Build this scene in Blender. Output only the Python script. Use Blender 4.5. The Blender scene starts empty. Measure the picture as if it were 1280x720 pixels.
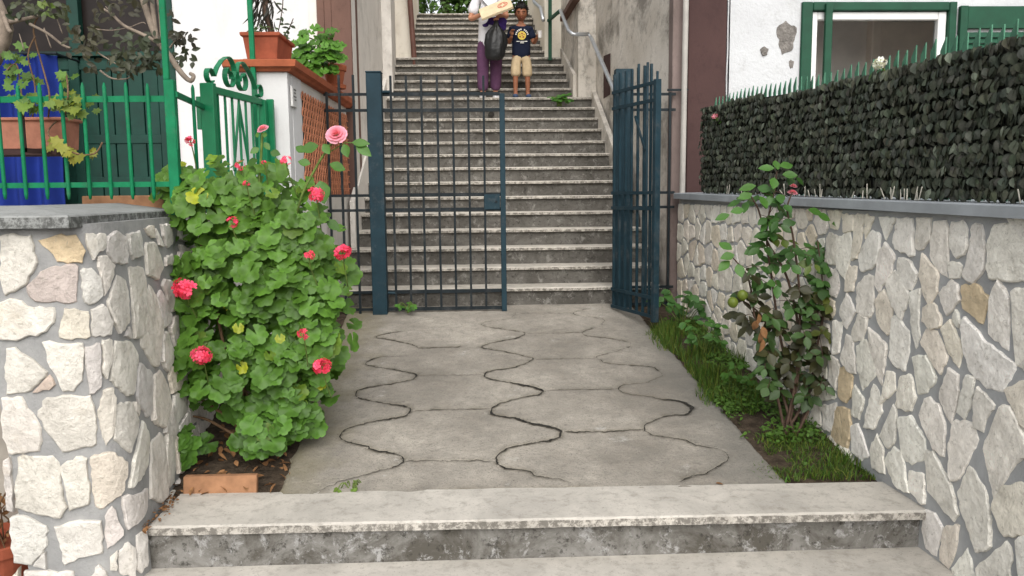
import bpy, bmesh, math, random
from mathutils import Vector, Matrix, noise
random.seed(7)
V = Vector
scn = bpy.context.scene
COL = scn.collection
rnd = random.uniform

# ------------------------------------------------------------------ camera model
F = 1000.0; CX, CY = 640, 360
YAW = math.radians(2.29); PITCH = math.radians(-6.75); ROLL = math.radians(0.57)
EYE = V((0, 0, 1.5))
def _basis():
    cy, sy = math.cos(YAW), math.sin(YAW)
    f = V((sy*math.cos(PITCH), cy*math.cos(PITCH), math.sin(PITCH)))
    r = V((cy, -sy, 0)); u = r.cross(f)
    c, s = math.cos(ROLL), math.sin(ROLL)
    return c*r - s*u, s*r + c*u, f
CR, CU, CF = _basis()
def proj(p):
    d = V(p) - EYE; z = d.dot(CF)
    return CX + F*d.dot(CR)/z, CY - F*d.dot(CU)/z
def ray(px, py): return CF + ((px-CX)/F)*CR + ((CY-py)/F)*CU
def aY(px, py, y): d = ray(px, py); return EYE + d*((y-EYE.y)/d.y)
def aX(px, py, x): d = ray(px, py); return EYE + d*((x-EYE.x)/d.x)
def aZ(px, py, z): d = ray(px, py); return EYE + d*((z-EYE.z)/d.z)
def path_z(y): return max(0.0, (y-3.93)*0.1345)
def aP(px, py, lift=0.0):                      # meets the sloping path
    d = ray(px, py)   # z = (y-3.93)*k
    k = 0.1345
    t = (EYE.z + 3.93*k - lift - EYE.y*k) / (d.y*k - d.z)
    return EYE + d*t

# ------------------------------------------------------------------ mesh helper
class MB:
    def __init__(s): s.v = []; s.f = []; s.t = []; s.mi = []; s.tint = (1, 1, 1); s.m = 0
    def vert(s, p): s.v.append(tuple(p)); s.t.append(s.tint); return len(s.v)-1
    def face(s, *i): s.f.append(tuple(i)); s.mi.append(s.m)
    def poly(s, pts): s.face(*[s.vert(p) for p in pts])
    def box(s, x0, x1, y0, y1, z0, z1):
        if x0 > x1: x0, x1 = x1, x0
        if y0 > y1: y0, y1 = y1, y0
        if z0 > z1: z0, z1 = z1, z0
        s.hexa([(x0,y0,z0),(x1,y0,z0),(x1,y1,z0),(x0,y1,z0)], [(x0,y0,z1),(x1,y0,z1),(x1,y1,z1),(x0,y1,z1)])
    def hexa(s, lo, hi):
        a = [s.vert(p) for p in lo]; b = [s.vert(p) for p in hi]; n = len(a)
        s.face(*a[::-1]); s.face(*b)
        for i in range(n): j = (i+1) % n; s.face(a[i], a[j], b[j], b[i])
    def prism(s, pts, off):
        off = V(off); s.hexa(pts, [V(p)+off for p in pts])
    def bar(s, p, q, w, d=None, up=(0, 0, 1)):   # rectangular bar from p to q
        p, q = V(p), V(q); d = d or w
        ax = (q-p).normalized(); u = V(up)
        if abs(ax.dot(u)) > .95: u = V((0, 1, 0))
        r = ax.cross(u).normalized(); u = r.cross(ax)
        c = [(-w/2, -d/2), (w/2, -d/2), (w/2, d/2), (-w/2, d/2)]
        s.hexa([p+r*a+u*b for a, b in c], [q+r*a+u*b for a, b in c])
    def tube(s, pts, r, n=8, cap=True):
        pts = [V(p) for p in pts]; k = len(pts)
        rs = r if isinstance(r, (list, tuple)) else [r]*k
        rings = []; ref = None
        for i in range(k):
            t = (pts[min(i+1, k-1)] - pts[max(i-1, 0)])
            if t.length < 1e-9: t = V((0, 0, 1))
            t.normalize()
            if ref is None: ref = V((1, 0, 0)) if abs(t.x) < .8 else V((0, 1, 0))
            a = (ref - t*ref.dot(t)).normalized(); b = t.cross(a); ref = a
            rings.append([s.vert(pts[i] + (a*math.cos(2*math.pi*j/n) + b*math.sin(2*math.pi*j/n))*rs[i]) for j in range(n)])
        for i in range(k-1):
            for j in range(n):
                j2 = (j+1) % n; s.face(rings[i][j], rings[i][j2], rings[i+1][j2], rings[i+1][j])
        if cap: s.face(*rings[0][::-1]); s.face(*rings[-1])
    def lathe(s, prof, c, n=24):
        c = V(c); rings = [[s.vert(c + V((r*math.cos(2*math.pi*j/n), r*math.sin(2*math.pi*j/n), z))) for j in range(n)] for r, z in prof]
        for i in range(len(prof)-1):
            for j in range(n):
                j2 = (j+1) % n; s.face(rings[i][j], rings[i][j2], rings[i+1][j2], rings[i+1][j])
        s.face(*rings[0][::-1]); s.face(*rings[-1])
    def ball(s, c, rx, ry=None, rz=None, n=10, k=7, wob=0.0):
        c = V(c); ry = ry or rx; rz = rz or rx; rings = []
        for i in range(1, k):
            th = math.pi*i/k; rr = math.sin(th)
            ring = []
            for j in range(n):
                a = 2*math.pi*j/n; d = V((rr*math.cos(a), rr*math.sin(a), math.cos(th)))
                w = 1 + wob*noise.noise(d*2.3 + c*3)
                ring.append(s.vert(c + V((d.x*rx*w, d.y*ry*w, d.z*rz*w))))
            rings.append(ring)
        t = s.vert(c + V((0, 0, rz))); b = s.vert(c - V((0, 0, rz)))
        for j in range(n):
            j2 = (j+1) % n; s.face(t, rings[0][j], rings[0][j2]); s.face(b, rings[-1][j2], rings[-1][j])
            for i in range(k-2): s.face(rings[i][j], rings[i+1][j], rings[i+1][j2], rings[i][j2])
    def build(s, name, mat, parent=None, smooth=False, bevel=0.0, fix=True):
        me = bpy.data.meshes.new(name); me.from_pydata(s.v, [], s.f)
        mats = mat if isinstance(mat, (list, tuple)) else [mat]
        for m in mats: me.materials.append(m)
        at = me.attributes.new('tint', 'FLOAT_COLOR', 'POINT')
        at.data.foreach_set('color', [c for t in s.t for c in (t[0], t[1], t[2], 1.0)])
        me.polygons.foreach_set('material_index', s.mi)
        if bevel or fix:
            bm = bmesh.new(); bm.from_mesh(me)
            if fix: bmesh.ops.recalc_face_normals(bm, faces=bm.faces)
            if bevel: bmesh.ops.bevel(bm, geom=bm.edges[:], offset=bevel, segments=1, affect='EDGES', clamp_overlap=True)
            bm.to_mesh(me); bm.free()
        if smooth: me.polygons.foreach_set('use_smooth', [True]*len(me.polygons))
        me.update()
        o = bpy.data.objects.new(name, me); COL.objects.link(o)
        if parent is not None: adopt(o, parent)
        return o
def world_loc(o):
    l = V(o.location)
    if o.parent: l = world_loc(o.parent) + (o.matrix_parent_inverse.to_translation() + V(o.location)) if False else l
    return l
def adopt(o, p):
    o.parent = p
    base = p
    while base.parent: base = base.parent
    if p.type == 'EMPTY' and p.parent is None:
        o.matrix_parent_inverse = Matrix.Translation(-V(p.location))
def tag(o, label=None, cat=None, group=None, kind=None):
    if label: o['label'] = label
    if cat: o['category'] = cat
    if group: o['group'] = group
    if kind: o['kind'] = kind
    return o
def thing(name, label, cat, loc, group=None):
    o = bpy.data.objects.new(name, None); o.empty_display_size = .1; COL.objects.link(o); o.location = loc
    return tag(o, label, cat, group, 'thing')

# ------------------------------------------------------------------ materials
def srgb(r, g, b):
    f = lambda c: (c/255/12.92) if c/255 <= .04045 else ((c/255+.055)/1.055)**2.4
    return (f(r), f(g), f(b))
class NT:
    def __init__(s, name):
        s.mat = bpy.data.materials.new(name); s.mat.use_nodes = True
        s.nt = s.mat.node_tree; s.b = s.nt.nodes['Principled BSDF']
        s.pos = s.nt.nodes.new('ShaderNodeNewGeometry').outputs['Position']
    def n(s, t): return s.nt.nodes.new(t)
    def l(s, a, b): s.nt.links.new(a, b)
    def noise(s, scale, detail=4, rough=.6, vec=None, dist=0):
        n = s.n('ShaderNodeTexNoise'); n.inputs['Scale'].default_value = scale; n.inputs['Detail'].default_value = detail
        n.inputs['Roughness'].default_value = rough; n.inputs['Distortion'].default_value = dist
        s.l(vec if vec is not None else s.pos, n.inputs['Vector']); return n.outputs['Fac']
    def stretch(s, sx, sy, sz):
        m = s.n('ShaderNodeVectorMath'); m.operation = 'MULTIPLY'; s.l(s.pos, m.inputs[0]); m.inputs[1].default_value = (sx, sy, sz)
        return m.outputs[0]
    def rng(s, v, lo, hi):
        m = s.n('ShaderNodeMapRange'); s.l(v, m.inputs[0]); m.inputs[1].default_value = lo; m.inputs[2].default_value = hi; m.clamp = True
        return m.outputs[0]
    def mix(s, fac, a, b, mode='MIX'):
        m = s.n('ShaderNodeMix'); m.data_type = 'RGBA'; m.blend_type = mode
        for val, i in ((fac, 0), (a, 6), (b, 7)):
            if isinstance(val, (int, float)): m.inputs[i].default_value = val
            elif isinstance(val, tuple): m.inputs[i].default_value = (*val, 1) if len(val) == 3 else val
            else: s.l(val, m.inputs[i])
        return m.outputs[2]
    def math(s, op, a, b):
        m = s.n('ShaderNodeMath'); m.operation = op
        for v, i in ((a, 0), (b, 1)):
            if isinstance(v, (int, float)): m.inputs[i].default_value = v
            else: s.l(v, m.inputs[i])
        return m.outputs[0]
    def attr(s): a = s.n('ShaderNodeAttribute'); a.attribute_name = 'tint'; return a.outputs['Color']
    def xyz(s):
        x = s.n('ShaderNodeSeparateXYZ'); s.l(s.pos, x.inputs[0]); return x.outputs
    def bump(s, h, strength=.4, dist=.01):
        b = s.n('ShaderNodeBump'); b.inputs['Strength'].default_value = strength; b.inputs['Distance'].default_value = dist
        s.l(h, b.inputs['Height']); s.l(b.outputs[0], s.b.inputs['Normal'])
    def done(s, col, rough=.8, spec=.3, metal=0.0):
        if isinstance(col, tuple): s.b.inputs['Base Color'].default_value = (*col, 1)
        else: s.l(col, s.b.inputs['Base Color'])
        if isinstance(rough, (int, float)): s.b.inputs['Roughness'].default_value = rough
        else: s.l(rough, s.b.inputs['Roughness'])
        s.b.inputs['Specular IOR Level'].default_value = spec; s.b.inputs['Metallic'].default_value = metal
        return s.mat
def simple(name, c, var=.2, scale=8, rough=.7, bump=0.15, bscale=60, spec=.3, metal=0, bd=.004):
    m = NT(name); d = tuple(x*(1-var) for x in c); e = tuple(min(1, x*(1+var)) for x in c)
    col = m.mix(m.rng(m.noise(scale), .3, .7), d, e)
    if bump: m.bump(m.noise(bscale, 3), bump, bd)
    return m.done(col, rough, spec, metal)
def leafmat(name, c, rough=.5, trans=.25, var=.3, spec=.35):
    m = NT(name)
    col = m.mix(1.0, c, m.attr(), 'MULTIPLY')
    col = m.mix(m.rng(m.noise(25, 3), .3, .75), col, m.mix(1.0, col, (1-var, 1-var*.8, 1-var), 'MULTIPLY'))
    m.bump(m.noise(90, 2), .25, .003)
    m.done(col, rough, spec)
    tr = m.n('ShaderNodeBsdfTranslucent'); m.l(m.mix(1.0, col, (1.25, 1.2, .6), 'MULTIPLY'), tr.inputs[0])
    ms = m.n('ShaderNodeMixShader'); ms.inputs[0].default_value = trans
    out = m.nt.nodes['Material Output']; m.l(m.b.outputs[0], ms.inputs[1]); m.l(tr.outputs[0], ms.inputs[2]); m.l(ms.outputs[0], out.inputs[0])
    return m.mat

def mk_concrete():
    m = NT('worn_concrete')
    big = m.rng(m.noise(1.5, 5, .65), .35, .68); mid = m.rng(m.noise(9, 5, .7), .3, .7)
    col = m.mix(big, (.225, .202, .17), (.455, .415, .355))
    col = m.mix(m.math('MULTIPLY', mid, .6), col, (.19, .178, .155))
    col = m.mix(m.math('MULTIPLY', m.rng(m.noise(22, 6, .8, dist=.4), .52, .68), .55), col, (.15, .138, .118))
    col = m.mix(m.rng(m.noise(3.2, 6, .75), .62, .72), col, (.45, .435, .40))
    col = m.mix(m.rng(m.noise(110, 3, .7), .56, .68), col, (.13, .12, .105))
    col = m.mix(1.0, col, m.attr(), 'MULTIPLY')
    x, y, z = m.xyz()
    edge = m.math('ADD', x, m.math('MULTIPLY', m.noise(5, 4), .55))           # mossy left margin of the slab
    moss = m.rng(edge, -.50, -.80)
    col = m.mix(m.math('MULTIPLY', moss, .7), col, (.165, .145, .085))
    edge2 = m.math('SUBTRACT', x, m.math('MULTIPLY', m.noise(4, 4), .5))      # darker right margin
    col = m.mix(m.math('MULTIPLY', m.rng(edge2, .85, 1.2), .6), col, (.14, .135, .12))
    m.bump(m.math('ADD', m.noise(40, 5, .7), m.math('MULTIPLY', m.noise(6, 3), 1.5)), .55, .014)
    return m.done(col, .9, .2)
def mk_tread(name, base=(.56, .535, .49), dark=(.30, .285, .25), amt=.55):
    m = NT(name)
    col = m.mix(m.rng(m.noise(2.2, 6, .7, dist=.6), .38, .68), base, tuple(c*.72 for c in base))
    col = m.mix(m.math('MULTIPLY', m.rng(m.noise(14, 5, .75), .5, .72), amt), col, dark)
    col = m.mix(m.rng(m.noise(90, 2), .62, .75), col, tuple(c*.5 for c in base))
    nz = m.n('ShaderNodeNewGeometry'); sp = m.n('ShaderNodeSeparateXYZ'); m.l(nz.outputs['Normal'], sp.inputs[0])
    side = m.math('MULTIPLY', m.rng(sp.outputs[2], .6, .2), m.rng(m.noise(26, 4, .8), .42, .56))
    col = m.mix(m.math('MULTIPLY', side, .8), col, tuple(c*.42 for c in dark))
    m.bump(m.noise(55, 4, .7), .35, .006)
    return m.done(col, .75, .25)
def mk_riser(name, a, b, c, sc=1.0):
    m = NT(name)
    st = m.stretch(sc, sc, sc)
    col = m.mix(m.rng(m.noise(3.0, 6, .75, st, .7), .4, .62), a, b)
    col = m.mix(m.rng(m.noise(11, 6, .8, st, .4), .54, .63), col, c)
    col = m.mix(m.math('MULTIPLY', m.rng(m.noise(28, 4, .8, st), .55, .65), .75), col, tuple(x*.4 for x in a))
    m.bump(m.noise(35, 5, .8), .6, .01)
    return m.done(col, .92, .15)
def mk_plaster(name, a, b, c, streak=.5, thr=(.5, .7), bump=.4):
    m = NT(name)
    v = m.stretch(1.5, .55, .75)
    col = m.mix(m.rng(m.noise(1.2, 5, .6), .35, .65), a, b)
    col = m.mix(m.math('MULTIPLY', m.rng(m.noise(2.0, 6, .72, v, .3), *thr), streak), col, c)
    col = m.mix(m.math('MULTIPLY', m.rng(m.noise(7, 6, .8), .56, .7), streak*.8), col, tuple(x*.7 for x in c))
    m.bump(m.math('ADD', m.noise(30, 4, .7), m.math('MULTIPLY', m.noise(5, 3), 1.5)), bump, .008)
    return m.done(col, .9, .2)
def mk_stone():
    m = NT('limestone_facing')
    col = m.mix(1.0, m.attr(), m.mix(m.rng(m.noise(9, 6, .7, dist=.5), .35, .7), (1.24, 1.21, 1.155), (.86, .835, .79)), 'MULTIPLY')
    col = m.mix(m.math('MULTIPLY', m.rng(m.noise(38, 5, .8, dist=.4), .55, .68), .6), col, (.31, .28, .225))
    col = m.mix(m.math('MULTIPLY', m.rng(m.noise(3.5, 4, .7), .6, .75), .25), col, (.56, .44, .28))
    m.bump(m.math('ADD', m.noise(28, 6, .75, dist=.3), m.math('MULTIPLY', m.noise(8, 3), 1.0)), .95, .016)
    return m.done(col, .85, .25)
def mk_mortar(name, a, b):
    m = NT(name)
    col = m.mix(m.rng(m.noise(6, 5, .7), .35, .68), a, b)
    m.bump(m.noise(50, 5, .75), .6, .01)
    return m.done(col, .93, .15)
M = {}
M['concrete'] = mk_concrete()
M['tread'] = mk_tread('weathered_travertine', (.53, .495, .44), (.23, .21, .18), .7)
M['tread_far'] = mk_tread('stair_travertine', (.56, .52, .455), (.20, .18, .15), .7)
M['riser'] = mk_riser('peeling_riser', (.085, .078, .066), (.215, .207, .192), (.31, .305, .295))
M['riser_far'] = mk_riser('dirty_stair_riser', (.078, .072, .063), (.135, .127, .113), (.21, .20, .182), .9)
M['plaster_dirty'] = mk_plaster('stained_plaster', (.66, .62, .56), (.50, .46, .40), (.16, .145, .125), .8, (.48, .62), .8)
M['plaster_pale'] = mk_plaster('pale_alley_plaster', (.70, .665, .615), (.58, .545, .50), (.28, .25, .22), .55, (.52, .70))
M['plaster_cream'] = mk_plaster('cream_plaster', (.74, .69, .60), (.66, .60, .50), (.40, .33, .25), .35, (.55, .75))
M['white_wall'] = mk_plaster('white_house_wall', (.63, .625, .62), (.58, .575, .57), (.46, .445, .42), .3, (.55, .75), .25)
M['white_rough'] = mk_plaster('rough_white_plaster', (.56, .57, .58), (.49, .495, .505), (.34, .33, .31), .35, (.54, .74), 1.0)
M['brown_paint'] = mk_plaster('red_brown_paint', (.15, .085, .065), (.12, .068, .055), (.085, .05, .04), .5, (.5, .7), .25)
M['dark_brown'] = mk_plaster('dark_brown_paint', (.072, .04, .037), (.058, .033, .031), (.035, .02, .02), .5, (.5, .7), .2)
M['pink_brown'] = mk_plaster('pinkish_brown_paint', (.215, .165, .15), (.17, .13, .118), (.10, .08, .07), .5, (.5, .7), .3)
M['stone'] = mk_stone()
M['mortar'] = mk_mortar('grey_mortar', (.25, .25, .245), (.36, .355, .345))
M['mortar_light'] = mk_mortar('light_mortar', (.33, .335, .335), (.42, .425, .425))
M['cap'] = mk_tread('peperino_coping', (.27, .275, .265), (.13, .13, .12), .6)
M['cap_r'] = simple('blue_grey_coping', (.30, .32, .335), .15, 5, .7, .2, 70, .25)
M['soil'] = simple('garden_soil', (.06, .045, .032), .5, 18, .95, .8, 45, .1, 0, .02)
M['yard'] = simple('yard_paving', (.30, .27, .23), .25, 4, .9, .3)
M['asphalt'] = simple('street_surface', (.11, .108, .105), .3, 5, .95, .4)
M['crack_and_shade'] = simple('dark_joint_and_shade', (.022, .02, .017), .5, 30, .95, .4, 90)  # path joints and drain hole, also the painted shade behind the lattice
def mk_iron(name, c):
    m = NT(name)
    col = m.mix(m.rng(m.noise(7, 4, .7), .3, .7), tuple(x*.78 for x in c), tuple(x*1.22 for x in c))
    col = m.mix(m.rng(m.noise(34, 5, .8), .66, .72), col, (.10, .048, .026))
    col = m.mix(m.math('MULTIPLY', m.rng(m.noise(3, 5, .8), .55, .75), .3), col, (.16, .15, .14))
    m.bump(m.noise(70, 4, .8), .25, .004)
    return m.done(col, .6, .2)
M['gate_blue'] = mk_iron('blue_grey_gate_paint', srgb(27, 49, 58))
M['gate_dark'] = mk_iron('dark_bar_paint', srgb(24, 32, 36))
M['green'] = mk_iron('green_railing_paint', srgb(12, 108, 70))
M['green_gate'] = simple('emerald_gate_paint', srgb(8, 108, 68), .15, 10, .42, .08, 60, .5)
M['green_dark'] = simple('dark_green_shutter_paint', srgb(12, 52, 43), .25, 6, .6, .15, 60, .3)
M['green_window'] = simple('green_window_paint', srgb(14, 66, 45), .22, 6, .55, .15, 60, .3)
M['green_spike'] = simple('pale_green_picket_paint', srgb(70, 118, 94), .3, 9, .6, .15, 60, .3)
M['terracotta'] = simple('terracotta', srgb(160, 90, 62), .22, 7, .8, .25, 70, .2)
M['terracotta_dark'] = simple('dark_terracotta', srgb(146, 78, 56), .3, 6, .8, .25, 70, .2)
M['terracotta_pale'] = simple('limey_terracotta', srgb(165, 112, 92), .3, 9, .85, .3, 60, .2)
M['brick_lattice'] = simple('brick_lattice_clay', srgb(186, 124, 94), .25, 12, .9, .35, 70, .15)
M['tile_edge'] = simple('edging_tile_clay', srgb(146, 108, 80), .25, 12, .85, .3, 70, .2)
M['blue_cloth'] = simple('blue_cloth', srgb(20, 40, 110), .2, 4, .8, .1, 200, .2)
M['glass_dark'] = simple('dark_pane', (.016, .012, .011), .4, 3, .3, 0, 60, .15)
M['room'] = simple('dim_room_wall', (.80, .76, .72), .15, 2, .9, 0)
M['room_door'] = simple('inner_door_wood', (.82, .74, .66), .1, 4, .7, .1)
M['white_frame'] = simple('white_window_frame', (.74, .74, .73), .06, 6, .45, .05)
M['steel'] = simple('galvanised_steel', (.50, .52, .54), .12, 20, .42, .08, 90, .5, .75)
M['pipe_white'] = simple('pale_pipe_plastic', (.36, .34, .31), .2, 5, .5, .05)
M['pipe_brown'] = simple('brown_pipe_paint', (.13, .06, .045), .2, 6, .55, .08)
M['bark'] = simple('grey_bark', srgb(128, 116, 104), .3, 22, .9, .5, 90, .15)
M['stem'] = simple('brown_stem', srgb(104, 82, 62), .35, 25, .9, .4, 90, .15)
M['stem_green'] = simple('green_stem', srgb(92, 110, 52), .3, 25, .7, .2, 90, .2)
M['stem_red'] = simple('dark_rose_stem', srgb(78, 62, 52), .35, 25, .8, .2, 90, .2)
M['dry'] = simple('dry_leaf', srgb(126, 92, 62), .45, 20, .9, .3, 80, .15)
M['geranium'] = leafmat('geranium_leaf', (.09, .215, .026), .5, .25)
M['rose_leaf'] = leafmat('rose_leaf', (.055, .125, .026), .45, .22)
M['dark_leaf'] = leafmat('dark_shrub_leaf', (.050, .054, .030), .5, .15)
M['vine_leaf'] = leafmat('vine_leaf', (.125, .19, .032), .55, .25)
M['grass'] = leafmat('grass_blade', (.062, .12, .020), .6, .3)
M['tree_leaf'] = leafmat('tree_leaf', (.075, .165, .028), .55, .3)
M['hedge_leaf'] = leafmat('synthetic_hedge_leaf', (.108, .116, .098), .8, .05, .45, .1)
M['hedge_back'] = simple('hedge_backing', (.030, .032, .027), .3, 20, .9, .2)
M['petal_red'] = leafmat('coral_red_petal', (.88, .07, .15), .5, .25, .15)
M['petal_pink'] = leafmat('pink_petal', (.86, .32, .42), .5, .3, .12)
M['petal_white'] = leafmat('white_petal', (.8, .8, .76), .5, .3, .1)
M['reed'] = simple('pale_reed', (.50, .47, .40), .4, 30, .8, .1)
M['grey_patch'] = simple('bare_render', (.19, .175, .16), .35, 22, .95, .9, 50, .1, 0, .02)
M['plaque'] = simple('plaque_marble', (.55, .54, .52), .12, 30, .5, .05)
M['ink'] = simple('grey_engraving', (.12, .12, .12), .1, 20, .8, 0)
M['skin_w'] = simple('olive_skin', srgb(186, 132, 104), .08, 20, .55, .05, 120, .35)
M['skin_b'] = simple('brown_skin', srgb(142, 92, 66), .08, 20, .55, .05, 120, .35)
M['shirt_white'] = simple('white_cotton', (.74, .74, .77), .05, 9, .9, .35, 14, .15, 0, .02)
M['trousers'] = simple('plum_trousers', srgb(92, 62, 88), .15, 14, .9, .5, 12, .15, 0, .03)
M['purple'] = simple('violet_cloth', srgb(62, 44, 104), .15, 14, .9, .5, 16, .15, 0, .02)
M['navy'] = simple('navy_cotton', srgb(26, 32, 50), .15, 14, .9, .4, 14, .15, 0, .02)
M['khaki'] = simple('khaki_cotton', srgb(186, 166, 134), .12, 14, .9, .5, 14, .15, 0, .02)
M['shoe_white'] = simple('white_trainer', (.66, .66, .68), .1, 20, .6, .1)
M['shoe_blue'] = simple('blue_slate_trainer', srgb(58, 72, 98), .15, 20, .7, .1)
M['hair'] = simple('black_hair', (.011, .009, .008), .3, 60, .6, .6, 90, .3)
M['bag'] = simple('black_plastic_film', (.012, .0125, .013), .2, 20, .42, .6, 7, .35, 0, .03)
M['card'] = simple('printed_card', srgb(212, 194, 160), .15, 9, .7, .05)
M['card_red'] = simple('red_print', srgb(190, 84, 66), .15, 20, .7, 0)
M['emblem'] = simple('yellow_print', srgb(206, 182, 84), .12, 40, .8, 0)
M['print_white'] = simple('white_print', (.66, .66, .62), .1, 40, .8, 0)
M['eye'] = NT('eye_dark').done((.012, .01, .01), .3, .5)
M['lip'] = simple('lip_skin', srgb(128, 66, 56), .08, 20, .5, 0)
M['cup'] = simple('paper_cup', (.62, .60, .58), .06, 20, .6, 0)

# ------------------------------------------------------------------ leaf shapes
def frame(nrm, along):
    n = V(nrm).normalized(); a = V(along); a = a - n*a.dot(n)
    if a.length < 1e-4: a = n.orthogonal()
    a.normalize(); return n, a, n.cross(a)
def jit(c, a=.15):
    g = rnd(1-a, 1+a); return tuple(max(0, x*g*rnd(1-a*.25, 1+a*.25)) for x in c)
def round_leaf(mb, p, nrm, along, r, tint):      # scalloped geranium leaf, notch at the stalk
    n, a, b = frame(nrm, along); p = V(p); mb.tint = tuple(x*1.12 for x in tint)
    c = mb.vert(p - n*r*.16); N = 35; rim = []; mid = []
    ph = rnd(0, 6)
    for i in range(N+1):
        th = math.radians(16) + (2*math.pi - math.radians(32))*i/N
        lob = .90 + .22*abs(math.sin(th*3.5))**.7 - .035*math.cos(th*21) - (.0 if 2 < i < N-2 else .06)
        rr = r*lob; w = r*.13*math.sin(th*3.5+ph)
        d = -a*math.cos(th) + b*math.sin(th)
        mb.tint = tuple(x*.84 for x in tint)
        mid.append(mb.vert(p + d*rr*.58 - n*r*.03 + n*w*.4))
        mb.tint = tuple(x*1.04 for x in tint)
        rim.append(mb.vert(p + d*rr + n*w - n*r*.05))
    for i in range(N):
        mb.face(c, mid[i], mid[i+1]); mb.face(mid[i], rim[i], rim[i+1], mid[i+1])
def oval_leaf(mb, p, nrm, along, ln, wd, tint, fold=.25, curl=.15):   # base at p, grows along
    n, a, b = frame(nrm, along); p = V(p); mb.tint = tint
    prof = ((0, .06), (.18, .62), (.42, 1.0), (.68, .82), (.88, .38), (1.0, .03)); L = []; C = []; R = []
    for t, w in prof:
        z = -curl*ln*t*t
        C.append(mb.vert(p + a*ln*t + n*(z - fold*wd*.3*w)))
        L.append(mb.vert(p + a*ln*t + b*wd*.5*w + n*(z + fold*wd*.18*w))); R.append(mb.vert(p + a*ln*t - b*wd*.5*w + n*(z + fold*wd*.18*w)))
    for i in range(len(prof)-1):
        mb.face(C[i], C[i+1], L[i+1], L[i]); mb.face(R[i], R[i+1], C[i+1], C[i])
def lobed_leaf(mb, p, nrm, along, r, tint):       # ivy / vine leaf with five points
    n, a, b = frame(nrm, along); p = V(p); mb.tint = tint
    pts = ((0, -.25), (.45, -.5), (.55, -.1), (.95, .15), (.55, .38), (.5, .75), (.22, .6), (0, 1.1))
    full = list(pts) + [(-x, y) for x, y in pts[-2:0:-1]]
    c = mb.vert(p + a*r*.25 - n*r*.08); ring = [mb.vert(p + b*x*r + a*y*r + n*rnd(-.08, .08)*r) for x, y in full]
    for i in range(len(ring)): mb.face(c, ring[i], ring[(i+1) % len(ring)])
def petal_ball(mb, c, r, n=26, tints=((1, 1, 1),)):          # geranium flower head: many five-petal florets
    c = V(c)
    for i in range(n):
        d = V((rnd(-1, 1), rnd(-1, .9), rnd(-.8, 1)))
        if d.length < .1: d = V((0, -1, 0))
        d.normalize(); q = c + V((d.x*r, d.y*r, d.z*r*.85))*rnd(.6, 1.0)
        n_, a, b = frame(d + V((rnd(-.3, .3), rnd(-.3, .3), rnd(-.3, .3))), V((rnd(-1, 1), rnd(-1, 1), rnd(-1, 1))))
        mb.tint = jit(random.choice(tints), .15); s = r*rnd(.34, .46); cc = mb.vert(q - n_*s*.15)
        for k in range(5):
            th = 2*math.pi*k/5 + rnd(-.15, .15); e = []
            for dt, rr in ((-.5, .75), (-.22, 1.05), (.22, 1.05), (.5, .75)):
                e.append(mb.vert(q + (a*math.cos(th+dt) + b*math.sin(th+dt))*s*rr + n_*s*.12))
            mb.face(cc, *e)
def rose_head(mb, c, r, axis=(0, -.8, .6)):
    n, a, b = frame(axis, (1, 0, 0)); c = V(c)
    for lay, (cnt, rr, tilt, sz) in enumerate(((5, .10, 1.25, .42), (5, .26, 1.0, .52), (6, .45, .72, .6), (7, .62, .42, .66), (7, .74, .15, .66))):
        for k in range(cnt):
            th = 2*math.pi*k/cnt + lay*.7 + rnd(-.15, .15); d = a*math.cos(th) + b*math.sin(th); tn = -a*math.sin(th) + b*math.cos(th)
            grow = d*math.cos(tilt) + n*math.sin(tilt); base = c + d*r*rr*.45 - n*r*.25*rr
            mb.tint = jit((1, .9+.08*lay, .9+.08*lay), .08); s = r*sz
            rows = []
            for t, w in ((0, .35), (.45, .95), (.8, 1.0), (1.0, .55)):
                q = base + grow*s*t + n*(-.10*s*t*t*lay*.35)
                rows.append([mb.vert(q + tn*s*.62*w*u - d*s*.22*w*abs(u) * (1 if lay < 4 else -.2)) for u in (-1, -.4, .4, 1)])
            for i in range(3):
                for j in range(3): mb.face(rows[i][j], rows[i][j+1], rows[i+1][j+1], rows[i+1][j])

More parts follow.
